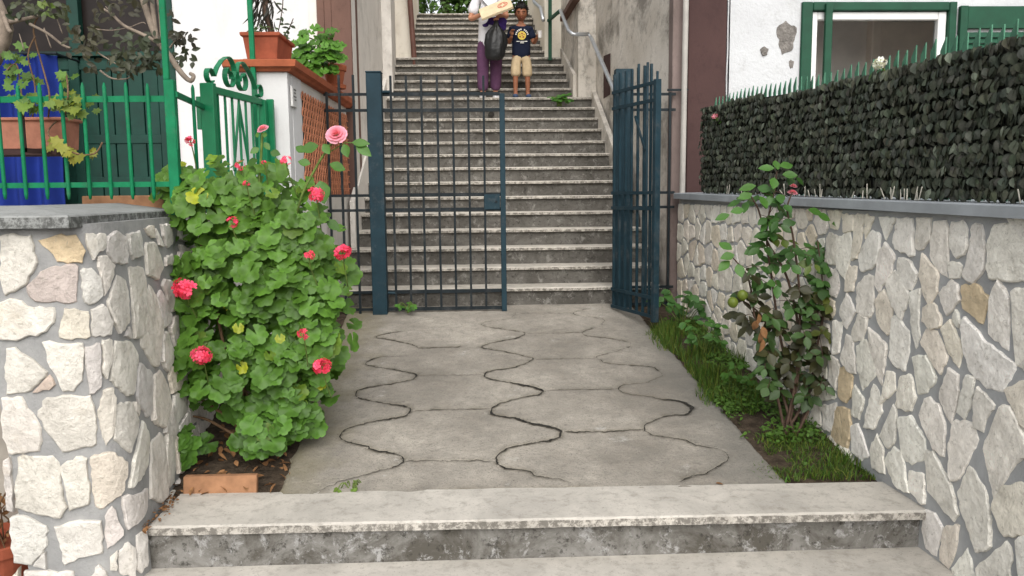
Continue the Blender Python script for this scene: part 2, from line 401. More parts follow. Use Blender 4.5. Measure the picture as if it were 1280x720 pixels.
# ------------------------------------------------------------------ stone facing
def hull_mean(pts): return sum((V(p) for p in pts), V((0,)*len(pts[0])))/len(pts)
STONE_TINTS = [(.62, .60, .565), (.62, .592, .55), (.60, .575, .54), (.64, .625, .60), (.59, .56, .51), (.60, .57, .55), (.55, .535, .52), (.62, .575, .505)]
def stone(mb, P, poly, tint, lift=.016, rough=.006, grow=1.035):
    """one flat stone set in the wall; poly in (s, z) wall coordinates"""
    c = hull_mean(poly); out = []; poly = [c+(V(q)-c)*grow+(V(q)-c).normalized()*.002 for q in poly]
    n = len(poly)
    for i in range(n):
        a, b = V(poly[i]), V(poly[(i+1) % n]); L = (b-a).length; k = max(1, min(6, int(L/.022)))
        for j in range(k):
            q = a.lerp(b, j/k)
            if j == 0: q = q.lerp(a.lerp(V(poly[i-1]), .5), .05).lerp(c, .01)
            d = V((-(b-a).y, (b-a).x)); d = d.normalized() if d.length > 0 else d
            w = .0065 if j else .003
            out.append(q + d*rnd(-w, w))
    mb.tint = tint; tilt = V((rnd(-.05, .05), rnd(-.05, .05))); rings = []
    for sc, h in ((1.0, -.012), (.985, lift*.55), (.93, lift), (.5, lift*1.12)):
        ring = []
        for q in out:
            e = c + (q-c)*sc; hh = h + (tilt.dot(e-c) if h > 0 else 0) + (rough*noise.noise(V((e.x*14, e.y*14, 3))) if h > 0 else 0)
            ring.append(mb.vert(P(e.x, e.y, hh)))
        rings.append(ring)
    m = len(out)
    for r in range(3):
        for i in range(m): j = (i+1) % m; mb.face(rings[r][i], rings[r][j], rings[r+1][j], rings[r+1][i])
    cc = mb.vert(P(c.x, c.y, lift*1.15))
    for i in range(m): mb.face(rings[3][i], rings[3][(i+1) % m], cc)
def clip(poly, m, n):
    out = []
    for i in range(len(poly)):
        a, b = poly[i], poly[(i+1) % len(poly)]; da, db = (a-m).dot(n), (b-m).dot(n)
        if da <= 0: out.append(a)
        if da*db < 0: out.append(a.lerp(b, da/(da-db)))
    return out
def voronoi(seeds, fixed, rect, gap):
    allp = seeds + fixed; cells = []
    for s in seeds:
        poly = [V((rect[0], rect[2])), V((rect[1], rect[2])), V((rect[1], rect[3])), V((rect[0], rect[3]))]
        for o in sorted(allp, key=lambda q: (q-s).length)[1:22]:
            d = o-s
            if d.length > 1e-6: poly = clip(poly, (s+o)/2 - d.normalized()*gap/2, d)
            if len(poly) < 3: break
        if len(poly) >= 3: cells.append(poly)
    return cells
def solve(P, px, py, s0, z0):
    s, z = s0, z0
    for _ in range(40):
        u, v = proj(P(s, z, 0)); e = 1e-4
        us, vs = proj(P(s+e, z, 0)); uz, vz = proj(P(s, z+e, 0))
        a, b, c, d = (us-u)/e, (uz-u)/e, (vs-v)/e, (vz-v)/e; det = a*d-b*c
        if abs(det) < 1e-6: s += .05; continue
        ds = ((px-u)*d - (py-v)*b)/det; dz = ((py-v)*a - (px-u)*c)/det
        s += max(-.25, min(.25, ds)); z += max(-.3, min(.3, dz))
    return V((s, z))

# left wall: front face, rounded corner, side face running back along the path; s = 0 at the corner
def Lraw(s, z):
    k = max(0, min(1, (1.4-z)/1.6)); xc = -1.625 + .115*k; yc = 3.37 + .02*k
    if s <= 0: return V((xc+s, yc, z))
    return V((xc - s*(.05+.07*k), yc+s, z))
def PL(s, z, h=0.0):
    def q(s):
        r = .22
        if s <= -r or s >= r: return Lraw(s, z)
        u = (s+r)/(2*r); return Lraw(-r, z)*(1-u)**2 + Lraw(0, z)*2*u*(1-u) + Lraw(r, z)*u*u
    p = q(s)
    if h:
        t = q(s+.004) - q(s-.004); nn = V((t.y, -t.x, 0)).normalized(); p = p + nn*h
    return p
def PR(s, z, h=0.0):                                   # right wall, s = distance along the path
    return V((1.83 + (7.2-s)*.07 - h, s, z))
A = [  # crop origin, scale, polygons traced from the photograph
 ((0, 230), 3.692, [
 [(5,235),(150,240),(172,365),(120,470),(25,515),(5,430)], [(180,262),(260,235),(350,235),(388,310),(375,365),(265,355),(225,300)],
 [(395,230),(480,230),(485,295),(440,320),(425,350),(398,290)], [(490,235),(535,215),(575,240),(582,375),(525,370),(485,315)],
 [(578,225),(640,210),(655,260),(655,335),(605,352),(590,300)], [(660,205),(700,190),(710,250),(680,240)], [(712,200),(735,250),(748,292),(728,280)],
 [(735,185),(785,185),(797,270),(770,300),(745,240)], [(662,275),(705,260),(735,330),(748,390),(725,448),(672,420)], [(755,335),(790,320),(800,370),(755,380)],
 [(130,470),(215,395),(320,370),(362,380),(355,545),(160,540)], [(368,400),(420,388),(458,430),(462,520),(430,552),(388,545)],
 [(445,335),(485,330),(517,375),(500,480),(478,515),(460,430)], [(535,405),(575,435),(590,540),(585,650),(545,695),(500,600),(490,540)],
 [(585,375),(660,380),(675,490),(640,725),(610,720),(600,500)], [(685,450),(760,580),(735,730),(722,850),(695,840),(642,740),(655,600)],
 [(0,545),(75,530),(130,565),(255,570),(250,640),(215,680),(80,720),(0,715)], [(300,570),(408,590),(415,705),(330,715),(275,705),(285,630)],
 [(420,580),(470,555),(508,640),(505,700),(420,700)], [(590,655),(605,715),(565,705)]]),
 ((0, 425), 3.692, [
 [(35,35),(75,35),(225,150),(145,235),(35,250),(28,120)], [(150,240),(230,160),(255,205),(235,230)], [(200,10),(385,15),(380,190),(340,235),(295,235),(235,120)],
 [(393,35),(460,15),(465,225),(412,248),(395,120)], [(472,0),(518,0),(515,70),(485,180),(470,150)], [(530,0),(600,10),(625,70),(612,240),(580,255),(505,185),(520,60)],
 [(628,95),(690,145),(695,330),(680,362),(650,320),(625,260)], [(612,285),(635,300),(635,355),(615,330)], [(700,165),(735,130),(770,200),(790,300),(785,365),(745,410),(695,375)],
 [(795,250),(855,240),(860,330),(810,395),(792,330)], [(10,265),(105,265),(195,410),(185,515),(40,520),(20,420)], [(220,262),(420,255),(445,380),(445,480),(290,515),(180,345)],
 [(475,230),(515,220),(528,290),(515,450),(487,490),(450,350)], [(530,295),(600,288),(630,370),(595,520),(520,455)], [(655,360),(688,450),(680,560),(655,630),(585,690),(605,560)],
 [(690,460),(740,418),(750,440),(765,600),(765,720),(740,760),(685,740)], [(760,420),(795,415),(805,560),(800,670),(770,690),(757,520)]]),
 ((0, 560), 4.5, [
 [(100,45),(300,45),(330,80),(345,200),(380,330),(345,385),(150,355),(95,330)], [(340,110),(430,50),(490,60),(505,200),(500,315),(395,350),(375,240)],
 [(510,50),(620,20),(710,80),(695,240),(650,280),(560,345),(530,300),(520,180)], [(685,270),(830,225),(825,330),(760,430),(715,455),(690,350)],
 [(65,385),(140,380),(268,440),(255,570),(180,660),(80,640)], [(190,655),(260,580),(265,675)], [(310,440),(470,405),(570,410),(578,590),(480,605),(365,660),(340,530)],
 [(590,380),(632,325),(690,460),(690,490),(600,565)], [(25,60),(60,50),(70,150),(75,360),(45,350)], [(620,610),(660,575),(655,690),(620,680)],
 [(670,570),(720,530),(755,560),(755,720),(670,700)], [(765,490),(815,450),(820,640),(790,700),(765,680)], [(520,720),(560,650),(610,720),(600,760),(530,760)],
 [(80,710),(115,670),(110,760),(75,760)], [(140,690),(420,690),(410,770),(150,770)]])]
B = [
 ((1040, 250), 4.0, [
 [(820,125),(960,125),(1000,130),(1000,395),(885,405),(795,385),(785,230)], [(700,125),(755,130),(770,230),(765,345),(710,415),(660,380),(695,250)],
 [(600,110),(655,105),(682,150),(680,250),(630,290),(598,240)], [(520,110),(575,105),(588,170),(580,395),(500,300),(498,230)], [(430,90),(500,92),(498,200),(450,250),(420,240)],
 [(330,90),(405,95),(412,280),(320,245),(308,210)], [(240,85),(325,90),(272,200)], [(170,72),(215,85),(172,195)], [(120,70),(163,75),(155,180),(130,290),(105,300)],
 [(205,150),(245,180),(232,300),(200,345),(150,355),(135,300),(150,240)], [(55,68),(112,75),(110,155),(60,160)], [(30,190),(95,160),(105,240),(75,400),(30,340)],
 [(270,215),(318,280),(300,365),(235,460),(218,420),(235,290)], [(340,290),(365,288),(400,310),(430,370),(400,450),(365,440),(330,340)],
 [(455,265),(535,360),(530,460),(488,520),(462,470),(442,380)], [(590,315),(640,310),(655,330),(640,390),(595,390)], [(600,398),(635,425),(645,500),(580,575),(535,465)],
 [(655,430),(730,425),(795,500),(755,620),(660,540)], [(840,405),(890,500),(890,720),(885,755),(785,665),(790,570),(815,440)], [(910,455),(1000,455),(1000,860),(920,820)],
 [(320,350),(390,480),(350,595),(305,530),(275,425)], [(185,368),(210,385),(210,560),(195,585),(135,560),(130,430)], [(78,465),(125,560),(75,645),(40,560)],
 [(80,330),(130,335),(110,455),(70,455)], [(265,450),(303,530),(298,660),(275,675),(230,590),(222,500)], [(400,460),(450,445),(440,550),(445,680),(420,740),(402,640)],
 [(455,535),(515,515),(555,600),(550,630),(500,648),(455,605)], [(610,580),(628,548),(650,620),(635,640),(612,610)], [(100,670),(140,570),(185,590),(160,700),(105,705)],
 [(555,640),(600,600),(660,760),(635,840),(580,750)], [(675,590),(780,715),(920,820),(920,850),(855,955),(770,940),(680,830),(655,640)],
 [(305,590),(330,585),(388,660),(385,780),(370,850),(320,830),(295,780)], [(10,605),(55,610),(40,760),(10,770)], [(190,640),(280,730),(270,800),(250,930),(230,880),(190,730)]]),
 ((1040, 400), 4.0, [
 [(75,70),(105,90),(125,270),(80,250),(50,190)], [(175,100),(228,260),(155,350),(130,200),(130,130)], [(450,110),(475,45),(530,60),(582,180),(545,270),(490,180)],
 [(410,185),(480,180),(525,290),(480,360),(430,368)], [(590,240),(640,280),(635,380),(600,525),(540,390)], [(680,275),(720,295),(700,420),(665,495),(632,460)],
 [(735,335),(818,430),(775,495),(760,560),(712,540),(720,390)], [(860,345),(960,305),(1000,300),(1000,560),(955,520)], [(845,440),(900,440),(960,560),(985,640),(985,690),(940,700),(850,830),(805,900),(755,640)],
 [(280,250),(318,270),(322,350),(250,420)], [(330,440),(320,420),(345,280),(400,275),(425,390),(400,455)], [(210,315),(240,360),(255,460),(210,545),(170,535),(185,440)],
 [(470,395),(495,385),(545,440),(570,540),(565,680),(510,640),(440,470)], [(610,510),(705,515),(732,600),(690,700),(640,790),(600,800),(590,640)],
 [(310,420),(328,480),(320,600),(285,640),(240,580)], [(120,325),(165,400),(140,495),(100,470),(110,350)], [(40,240),(75,235),(110,290),(100,380),(75,410),(35,380)],
 [(5,430),(90,450),(100,540),(80,640),(0,600)], [(100,530),(135,520),(190,680),(150,700),(105,660)], [(340,500),(400,480),(470,600),(465,690),(400,720),(360,690)], [(230,570),(260,640),(265,720),(268,770),(205,740),(195,650)]]),
 ((1040, 540), 4.0, [
 [(265,140),(315,75),(355,100),(390,305),(320,270)], [(390,195),(465,215),(468,360),(440,350),(385,280)], [(470,105),(515,100),(600,270),(635,410),(610,445),(475,290)],
 [(690,165),(775,300),(800,440),(800,570),(730,595),(660,420),(630,300)], [(455,480),(480,390),(520,410),(560,480),(525,620),(470,580)], [(570,480),(640,470),(615,620),(585,680),(545,640)],
 [(850,280),(950,250),(1000,270),(1000,500),(870,520),(840,470),(810,360)], [(610,680),(680,580),(715,720),(700,780),(620,720)], [(730,680),(880,545),(905,620),(885,740),(740,740)], [(930,540),(1000,520),(1000,780),(940,740)]])]
YELLOWISH = {(1, 16), (1, 17)}
def traced(P, crops, s0):
    out = []
    for ci, ((ox, oy), sc, polys) in enumerate(crops):
        for pi, pl in enumerate(polys):
            out.append(((ci, pi), [solve(P, ox+x/sc, oy+y/sc, s0, .8) for x, y in pl]))
    return out
def body_surface(mb, P, S, Z, depth):
    """solid wall: mortar face, back, ends and top"""
    fr = [[mb.vert(P(s, z, .004*noise.noise(V((s*5, z*5, 1))))) for z in Z] for s in S]
    bk = [[mb.vert(depth(s, z)) for z in Z] for s in S]
    for i in range(len(S)-1):
        for j in range(len(Z)-1):
            mb.face(fr[i][j], fr[i+1][j], fr[i+1][j+1], fr[i][j+1]); mb.face(bk[i][j], bk[i][j+1], bk[i+1][j+1], bk[i+1][j])
        mb.face(fr[i][0], bk[i][0], bk[i+1][0], fr[i+1][0]); mb.face(fr[i][-1], fr[i+1][-1], bk[i+1][-1], bk[i][-1])
    for i in (0, -1):
        for j in range(len(Z)-1): mb.face(fr[i][j], fr[i][j+1], bk[i][j+1], bk[i][j])

def frange(a, b, n): return [a+(b-a)*i/n for i in range(n+1)]
# ================================================================== LEFT STONE WALL
lw = thing('stone_wall', 'cream random stone garden wall with rounded corner beside the red geranium', 'wall', (-1.8, 4.2, -.41))
mb = MB()
S = frange(-.46, -.25, 3) + frange(-.22, .22, 14) + frange(.28, 2.62, 16); Z = frange(-.41, 1.39, 14)
mb.m = 0
body_surface(mb, PL, S, Z, lambda s, z: V((-2.03 - (.02 if s > .1 else .0), max(3.72, min(6.0, 3.4+s)), z)))
mb.m = 1
ts = traced(PL, A, 0.0); cents = []
for key, pl in ts:
    cents.append(hull_mean(pl)); t = jit(random.choice(STONE_TINTS), .05)
    if key == (0, 1): t = (.62, .50, .34)
    if key == (0, 10): t = (.50, .44, .42)
    if key in ((1, 0), (1, 1)): t = (.60, .50, .44)
    if key[0] < 2 and key[1] in (0, 16, 2): t = (.64, .62, .58)
    stone(mb, PL, pl, t, .013, .005, .975 if cents[-1].x > .2 else 1.03)
seeds = []
for s in frange(.62, 2.5, 11):
    for z in frange(-.3, 1.32, 8):
        q = V((s+rnd(-.06, .06), z+rnd(-.07, .07)))
        if min((q-c).length for c in cents) > .13: seeds.append(q)
for pl in voronoi(seeds, cents, (.45, 2.6, -.4, 1.385), .03): stone(mb, PL, pl, jit(random.choice(STONE_TINTS), .06))
mb.build('wall_body', [M['mortar'], M['stone']], lw, fix=True)
mb = MB()
O = [(-2.1, 3.31), (-1.655, 3.31), (-1.66, 3.33), (-1.79, 6.0)]; I = [(-2.1, 3.62), (-1.99, 3.62), (-1.99, 3.63), (-2.06, 6.0)]
Oo = [O[0]] + [tuple(V(O[0]).lerp(V(O[1]), t)) for t in (.3, .6)] + O[1:3] + [tuple(V(O[2]).lerp(V(O[3]), t)) for t in (.1, .25, .4, .6, .8)] + [O[3]]
Ii = [I[0]] + [tuple(V(I[0]).lerp(V(I[1]), t)) for t in (.3, .6)] + I[1:3] + [tuple(V(I[2]).lerp(V(I[3]), t)) for t in (.1, .25, .4, .6, .8)] + [I[3]]
ring = []
for (ox, oy), (ix, iy) in zip(Oo, Ii):
    w = rnd(-.003, .003)
    ring.append([mb.vert((ox, oy+w, 1.378)), mb.vert((ox, oy+w, 1.422)), mb.vert((ox-.006, oy+.006+w, 1.429)), mb.vert((ix, iy, 1.468)), mb.vert((ix, iy, 1.392))])
for i in range(len(ring)-1):
    for j in range(5): k = (j+1) % 5; mb.face(ring[i][j], ring[i+1][j], ring[i+1][k], ring[i][k])
mb.face(*ring[0]); mb.face(*ring[-1])
mb.build('coping', M['cap'], lw)

# ================================================================== RIGHT STONE WALL
rw = thing('stone_wall', 'long pale crazy-stone retaining wall behind the leggy rose, topped by blue-grey slab', 'wall', (2.1, 5, -.41))
mb = MB()
body_surface(mb, PR, frange(1.9, 7.3, 30), frange(-.41, 1.39, 14), lambda s, z: PR(s, z, -.28))
mb.m = 1
ts = traced(PR, B, 4.0); cents = []
for key, pl in ts:
    cents.append(hull_mean(pl)); t = jit(random.choice([(.82, .805, .765), (.86, .845, .81), (.80, .78, .735), (.83, .81, .755), (.76, .74, .70), (.80, .75, .67), (.85, .835, .79)]), .05)
    if key in YELLOWISH or key == (0, 17): t = (.64, .53, .37)
    stone(mb, PR, pl, t, .010, .004, 1.06)
smin = min(p.x for _, pl in ts for p in pl); smax = max(p.x for _, pl in ts for p in pl)
seeds = []
for s in frange(2.0, 7.2, 36):
    for z in frange(-.35, 1.33, 10):
        q = V((s+rnd(-.055, .055), z+rnd(-.065, .065)))
        if q.y < path_z(q.x)-.15: continue
        if min((q-c).length for c in cents) > .125 and not (smin+.2 < q.x < smax-.25): seeds.append(q)
for pl in voronoi(seeds, cents, (1.95, 7.28, -.4, 1.385), .028):
    stone(mb, PR, pl, jit(random.choice([(.76, .74, .70), (.78, .74, .67), (.72, .695, .63), (.80, .78, .735), (.72, .66, .56)]), .06), .010)
mb.m = 0
def _ct(y): return 1.437 + (y-3.1)*.0125 - .054
mb.hexa([(PR(1.9,0).x+.012,1.9,1.3),(PR(1.9,0).x+.25,1.9,1.3),(PR(7.29,0).x+.25,7.29,1.3),(PR(7.29,0).x+.012,7.29,1.3)], [(PR(1.9,0).x+.012,1.9,_ct(1.9)),(PR(1.9,0).x+.25,1.9,_ct(1.9)),(PR(7.29,0).x+.25,7.29,_ct(7.29)),(PR(7.29,0).x+.012,7.29,_ct(7.29))])
mb.build('wall_body', [M['mortar_light'], M['stone']], rw)
def cap_z(y): return 1.437 + (y-3.1)*.0125
mb = MB(); ys = frange(1.9, 7.28, 14); ring = []
for y in ys:
    xo = PR(y, 0).x - .05; z = cap_z(y); w = rnd(-.002, .002)
    ring.append([mb.vert((xo+w, y, z-.052)), mb.vert((xo+w, y, z-.006)), mb.vert((xo+.007, y, z)), mb.vert((xo+.40, y, z+.004)), mb.vert((xo+.40, y, z-.052))])
for i in range(len(ring)-1):
    for j in range(5): k = (j+1) % 5; mb.face(ring[i][j], ring[i+1][j], ring[i+1][k], ring[i][k])
mb.face(*ring[0]); mb.face(*ring[-1]); mb.build('coping', M['cap_r'], rw)

# ================================================================== GROUND, PATH, STEPS
mb = MB(); mb.poly([(-150, -150, -.412), (150, -150, -.412), (150, 250, -.412), (-150, 250, -.412)])
tag(mb.build('ground', M['asphalt'], fix=False), 'grey street ground in front of the steps', 'ground', kind='structure')
def xl(y): return -1.035 - (y-3.97)*.0545
def xr(y): return 1.57 - (y-3.91)*.0487
JOINTS = [
 ([(318,84),(290,88),(262,94),(255,100),(300,108),(345,118),(352,124)], .007), ([(352,124),(400,124),(460,122)], .006),
 ([(330,145),(260,148),(232,158),(235,168),(300,178),(340,186),(350,193),(335,203),(290,212),(225,222),(205,233),(210,245),(265,258),(325,268),(335,278),(315,292),(250,302),(190,318),(165,335),(175,350),(235,365),(240,372),(300,382),(318,398),(300,412),(240,430),(160,452),(110,475)], lambda f: .006 if f < .82 else .003),
 ([(590,40),(575,54),(520,62),(515,72),(600,85),(612,92),(590,102),(560,107),(515,118),(515,126),(570,135),(625,148),(630,155),(590,170),(540,178),(515,188),(530,200),(600,212),(645,222),(660,230),(645,238),(600,247),(550,262),(532,275),(540,288),(605,298),(610,303),(660,312),(695,322),(700,330),(690,343),(630,355),(580,365),(548,382),(545,398),(560,412),(620,422),(645,435),(690,440),(730,455)], lambda f: .006+.009*math.exp(-((f-.68)/.06)**2)+.006*math.exp(-((f-.47)/.03)**2)),
 ([(775,28),(735,38),(735,45),(770,50),(805,56),(800,66),(790,75)], .003), ([(790,75),(755,85),(760,95),(820,102),(870,112)], .004), ([(870,112),(868,122),(830,135)], .002),
 ([(830,135),(790,145),(790,152),(815,162),(862,167)], .003), ([(862,167),(920,172),(940,183)], .007), ([(940,183),(945,194),(905,210)], .002),
 ([(905,210),(850,215),(840,226),(870,238),(920,243),(930,248),(985,252),(1010,262),(1018,272),(1005,285),(960,290),(915,305),(905,320),(920,335),(985,345),(1030,360),(1090,372)], lambda f: .004+.012*math.exp(-((f-.42)/.07)**2)),
 ([(1090,372),(1105,395),(1060,425),(1020,435),(990,450)], .003),
 ([(345,278),(430,275),(530,272)], .003), ([(318,400),(430,398),(540,396)], .003), ([(610,90),(760,88)], .0025), ([(660,228),(835,224)], .003), ([(630,152),(790,150)], .0025), ([(595,42),(735,40)], .0025), ([(350,193),(430,191),(515,189)], .002),
 ([(705,328),(800,327),(905,322)], .006), ([(380,472),(520,469),(650,466),(790,463)], .005)]
def joint_line(pts, w):
    pts = [(340+x*.5156, 370+y*.5156) for x, y in pts]; W = []
    for i in range(len(pts)-1):
        p0, p1, p2, p3 = (V(pts[max(i-1, 0)]), V(pts[i]), V(pts[i+1]), V(pts[min(i+2, len(pts)-1)]))
        k = max(3, int((p2-p1).length/2.0))
        for j in range(k):
            t = j/k; q = .5*((2*p1) + (p2-p0)*t + (2*p0-5*p1+4*p2-p3)*t*t + (3*p1-p0-3*p2+p3)*t**3); W.append(aP(q.x, q.y))
    W.append(aP(*pts[-1])); out = []
    for i, p in enumerate(W):
        f = i/(len(W)-1); p = p + V((noise.noise(V((p.x*28, p.y*28, 1))), noise.noise(V((p.x*28, p.y*28, 8))), 0))*.013 + V((noise.noise(V((p.x*75, p.y*75, 1))), noise.noise(V((p.x*75, p.y*75, 8))), 0))*.005
        out.append((p, (w(f) if callable(w) else w)*(.35+1.5*abs(noise.noise(V((p.x*9, p.y*9, 5))))+rnd(0, .35))*min(1, .2+8*min(f, 1-f))))
    return out
LINES = [joint_line(*j) for j in JOINTS]
CELL = {}
for ln in LINES:
    for p, w in ln: CELL.setdefault((int(p.x//.08), int(p.y//.08)), []).append((p.x, p.y, w))
def groove(x, y):
    best, bw = 9, 0; cx, cy = int(x//.08), int(y//.08)
    for a in (-1, 0, 1):
        for b in (-1, 0, 1):
            for px, py, w in CELL.get((cx+a, cy+b), ()):
                d = (px-x)**2+(py-y)**2
                if d < best: best, bw = d, w
    return math.sqrt(best), bw
def path_rel(x, y): return .006*noise.noise(V((x*1.5, y*1.5, 0))) + .003*noise.noise(V((x*5, y*5, 3)))
mb = MB(); NX, NY_ = 210, 290; rows = []
for y in frange(3.9, 7.4, NY_):
    r = []
    for k in range(NX+1):
        t = k/NX; x = xl(y)*(1-t) + xr(y)*t; edge = min(x-xl(y), xr(y)-x)
        if k in (0, NX): x += .02*noise.noise(V((y*7, k, 0)))+.01*noise.noise(V((y*25, k, 0)))
        d, w = groove(x, y); ww = w*1.2+.006
        g = math.exp(-(d/ww)**2)*(.004+w*.9); lip = math.exp(-(d/.035)**2)*.002*noise.noise(V((x*6, y*6, 11)))
        dirt = min(1, w/.005)*math.exp(-(d/(.02+.02*abs(noise.noise(V((x*12, y*12, 4))))))**2); mb.tint = (1-.42*dirt, 1-.43*dirt, 1-.47*dirt)
        r.append(mb.vert((x, y, path_z(y) + path_rel(x, y) + lip - g - (.012 if k in (0, NX) else .003 if k in (1, NX-1) else 0))))
    rows.append(r)
for i in range(len(rows)-1):
    for k in range(NX): mb.face(rows[i][k], rows[i][k+1], rows[i+1][k+1], rows[i+1][k])
lo = [[mb.vert((V(mb.v[r[k]]) - V((0, 0, .18)))) for k in (0, NX)] for r in rows]
for i in range(len(rows)-1):
    mb.face(rows[i][0], rows[i+1][0], lo[i+1][0], lo[i][0]); mb.face(rows[i][NX], lo[i][1], lo[i+1][1], rows[i+1][NX])
mb.face(*([r for r in rows[0]] + [lo[0][1], lo[0][0]]))
path = tag(mb.build('path', M['concrete'], fix=True), 'sloping grey concrete path with wavy cracked joints', 'path', kind='structure')
mb = MB()
for ln in LINES:
    L = []
    for i, (p, w) in enumerate(ln):
        t = ln[min(i+1, len(ln)-1)][0]-ln[max(i-1, 0)][0]; nn = V((-t.y, t.x, 0)).normalized()
        q = V((p.x, p.y, path_z(p.y)+path_rel(p.x, p.y)-.0005-w*.25)); L.append((mb.vert(q-nn*w*.85), mb.vert(q+nn*w*.85)))
    for i in range(len(L)-1): mb.face(L[i][0], L[i+1][0], L[i+1][1], L[i][1])
mb.build('joint', M['crack_and_shade'], path, fix=False)

def slab(mb, x0, x1, yf, yb, z0, z1, n=40, j=.004):
    """stone tread with a slightly chipped front edge; yf / yb are functions of x"""
    R = []
    for x in frange(x0, x1, n):
        a, b, c = rnd(-j, j), rnd(-j, j), abs(rnd(0, j))
        R.append([mb.vert((x, yf(x)+a*.6+.003, z0+b*.3)), mb.vert((x, yf(x)+a, z1-.006-c*.8)), mb.vert((x, yf(x)+.008+c*1.5, z1)), mb.vert((x, yb(x), z1)), mb.vert((x, yb(x), z0))])
    for i in range(len(R)-1):
        for k in range(5): k2 = (k+1) % 5; mb.face(R[i][k], R[i+1][k], R[i+1][k2], R[i][k2])
    mb.face(*R[0]); mb.face(*R[-1])
fs = thing('entrance_steps', 'two broad pale stone steps with peeling dark risers in the foreground', 'steps', (.25, 3.5, -.41))
nf = lambda x: 3.545 - (x-.13)*.0134
mb = MB(); mb.box(-1.66, 2.1, 3.585, 3.9, -.205, -.045); st = mb.build('riser', M['riser'], fs)
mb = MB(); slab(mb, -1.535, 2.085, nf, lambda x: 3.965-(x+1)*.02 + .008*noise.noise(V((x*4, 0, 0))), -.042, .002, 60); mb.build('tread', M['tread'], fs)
mb = MB(); mb.box(-1.66, 2.12, 3.22, 3.60, -.409, -.25); mb.build('riser', M['riser'], fs)
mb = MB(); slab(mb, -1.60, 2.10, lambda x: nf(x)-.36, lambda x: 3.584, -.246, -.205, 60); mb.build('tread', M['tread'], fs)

# ---- the long stairway behind the gate
NY = [361,333,309,287,264,247,227,209,192,175.6,162,149,135.6,120]
NOS = [(7.35+.30*i, .63+.168*i) for i in range(14)]
for k in range(5): NOS.append((11.60+.37*k, .63+.168*(14+k)))
for k in range(8): NOS.append((13.46+.385*k, .63+.168*(19+k)))
sw = thing('stairway', 'long worn stone stairway climbing the alley behind the gate', 'stairs', (.2, 7.4, .44))
for i, (y, z) in enumerate(NOS):
    if i < 14: x0, x1 = -1.30, 1.72
    elif i < 19: x0, x1 = -1.24-.03*(i-14), 1.40
    else: x0, x1 = -1.12-.015*(i-19), 1.12
    yb = NOS[i+1][0]+.06 if i+1 < len(NOS) else y+1.6
    sg = tag(thing('step', None, None, (0, y, z)), kind=None); del sg['kind']
    sg.parent = sw; sg.matrix_parent_inverse = Matrix.Translation(-V(sw.location))
    mb = MB(); mb.box(x0, x1, y+.035+rnd(0, .006), yb, z-.168, z-.033); r = mb.build('riser', M['riser_far']); r.parent = sg; r.matrix_parent_inverse = Matrix.Translation((0, -y, -z))
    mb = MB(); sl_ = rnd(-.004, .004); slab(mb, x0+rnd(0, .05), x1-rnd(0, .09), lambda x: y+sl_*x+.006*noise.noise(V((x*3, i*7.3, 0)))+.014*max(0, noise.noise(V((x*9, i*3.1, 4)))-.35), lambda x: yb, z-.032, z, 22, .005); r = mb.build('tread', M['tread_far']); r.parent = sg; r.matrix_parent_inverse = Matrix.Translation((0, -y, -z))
mb = MB(); p = aY(614, 143, NOS[12][0]+.02); mb.tube([p+V((0, -.012, 0)), p+V((0, .02, 0))], .04, 14); mb.build('drain_hole', M['crack_and_shade'], sw)
# landing and hill top
mb = MB(); mb.box(-8, 8, 17.2, 60, 4.0, 4.985); tag(mb.build('hill', M['yard']), 'upper terrace ground beyond the top of the stairs', 'ground', kind='structure')
mb = MB(); mb.box(-9, -1.80, 3.73, 8.45, -.40, 1.388); tag(mb.build('terrace', M['yard']), 'raised paved yard of the left house', 'ground', kind='structure')
mb = MB(); mb.box(2.40, 9, 1.9, 7.35, -.40, 1.30); tag(mb.build('yard', M['yard']), 'raised yard of the right house', 'ground', kind='structure')
# planting beds
def bed(name, xa, xb, y0, y1, label):
    mb = MB(); rows = []
    for y in frange(y0, y1, 34):
        rows.append([mb.vert((xa(y)*(1-t)+xb(y)*t, y, path_z(y) - .012 + .028*noise.noise(V((t*3, y*6, 2))) + .012*noise.noise(V((t*9, y*16, 7))))) for t in frange(0, 1, 8)])
    for i in range(len(rows)-1):
        for k in range(8): mb.face(rows[i][k], rows[i][k+1], rows[i+1][k+1], rows[i+1][k])
    return tag(mb.build(name, M['soil'], fix=False, smooth=True), label, 'soil', kind='structure')
bed('soil', lambda y: -1.95, lambda y: xl(y)+.02, 3.95, 7.4, 'dark soil bed under the geranium')
bed('soil', lambda y: xr(y)-.02, lambda y: PR(y, 0).x+.05, 3.93, 7.4, 'narrow soil strip along the right stone wall')
# ================================================================== BUILDINGS
def plan_wall(mb, pts, z0, z1):     # solid block from a plan polygon
    mb.hexa([(x, y, z0) for x, y in pts], [(x, y, z1) for x, y in pts])
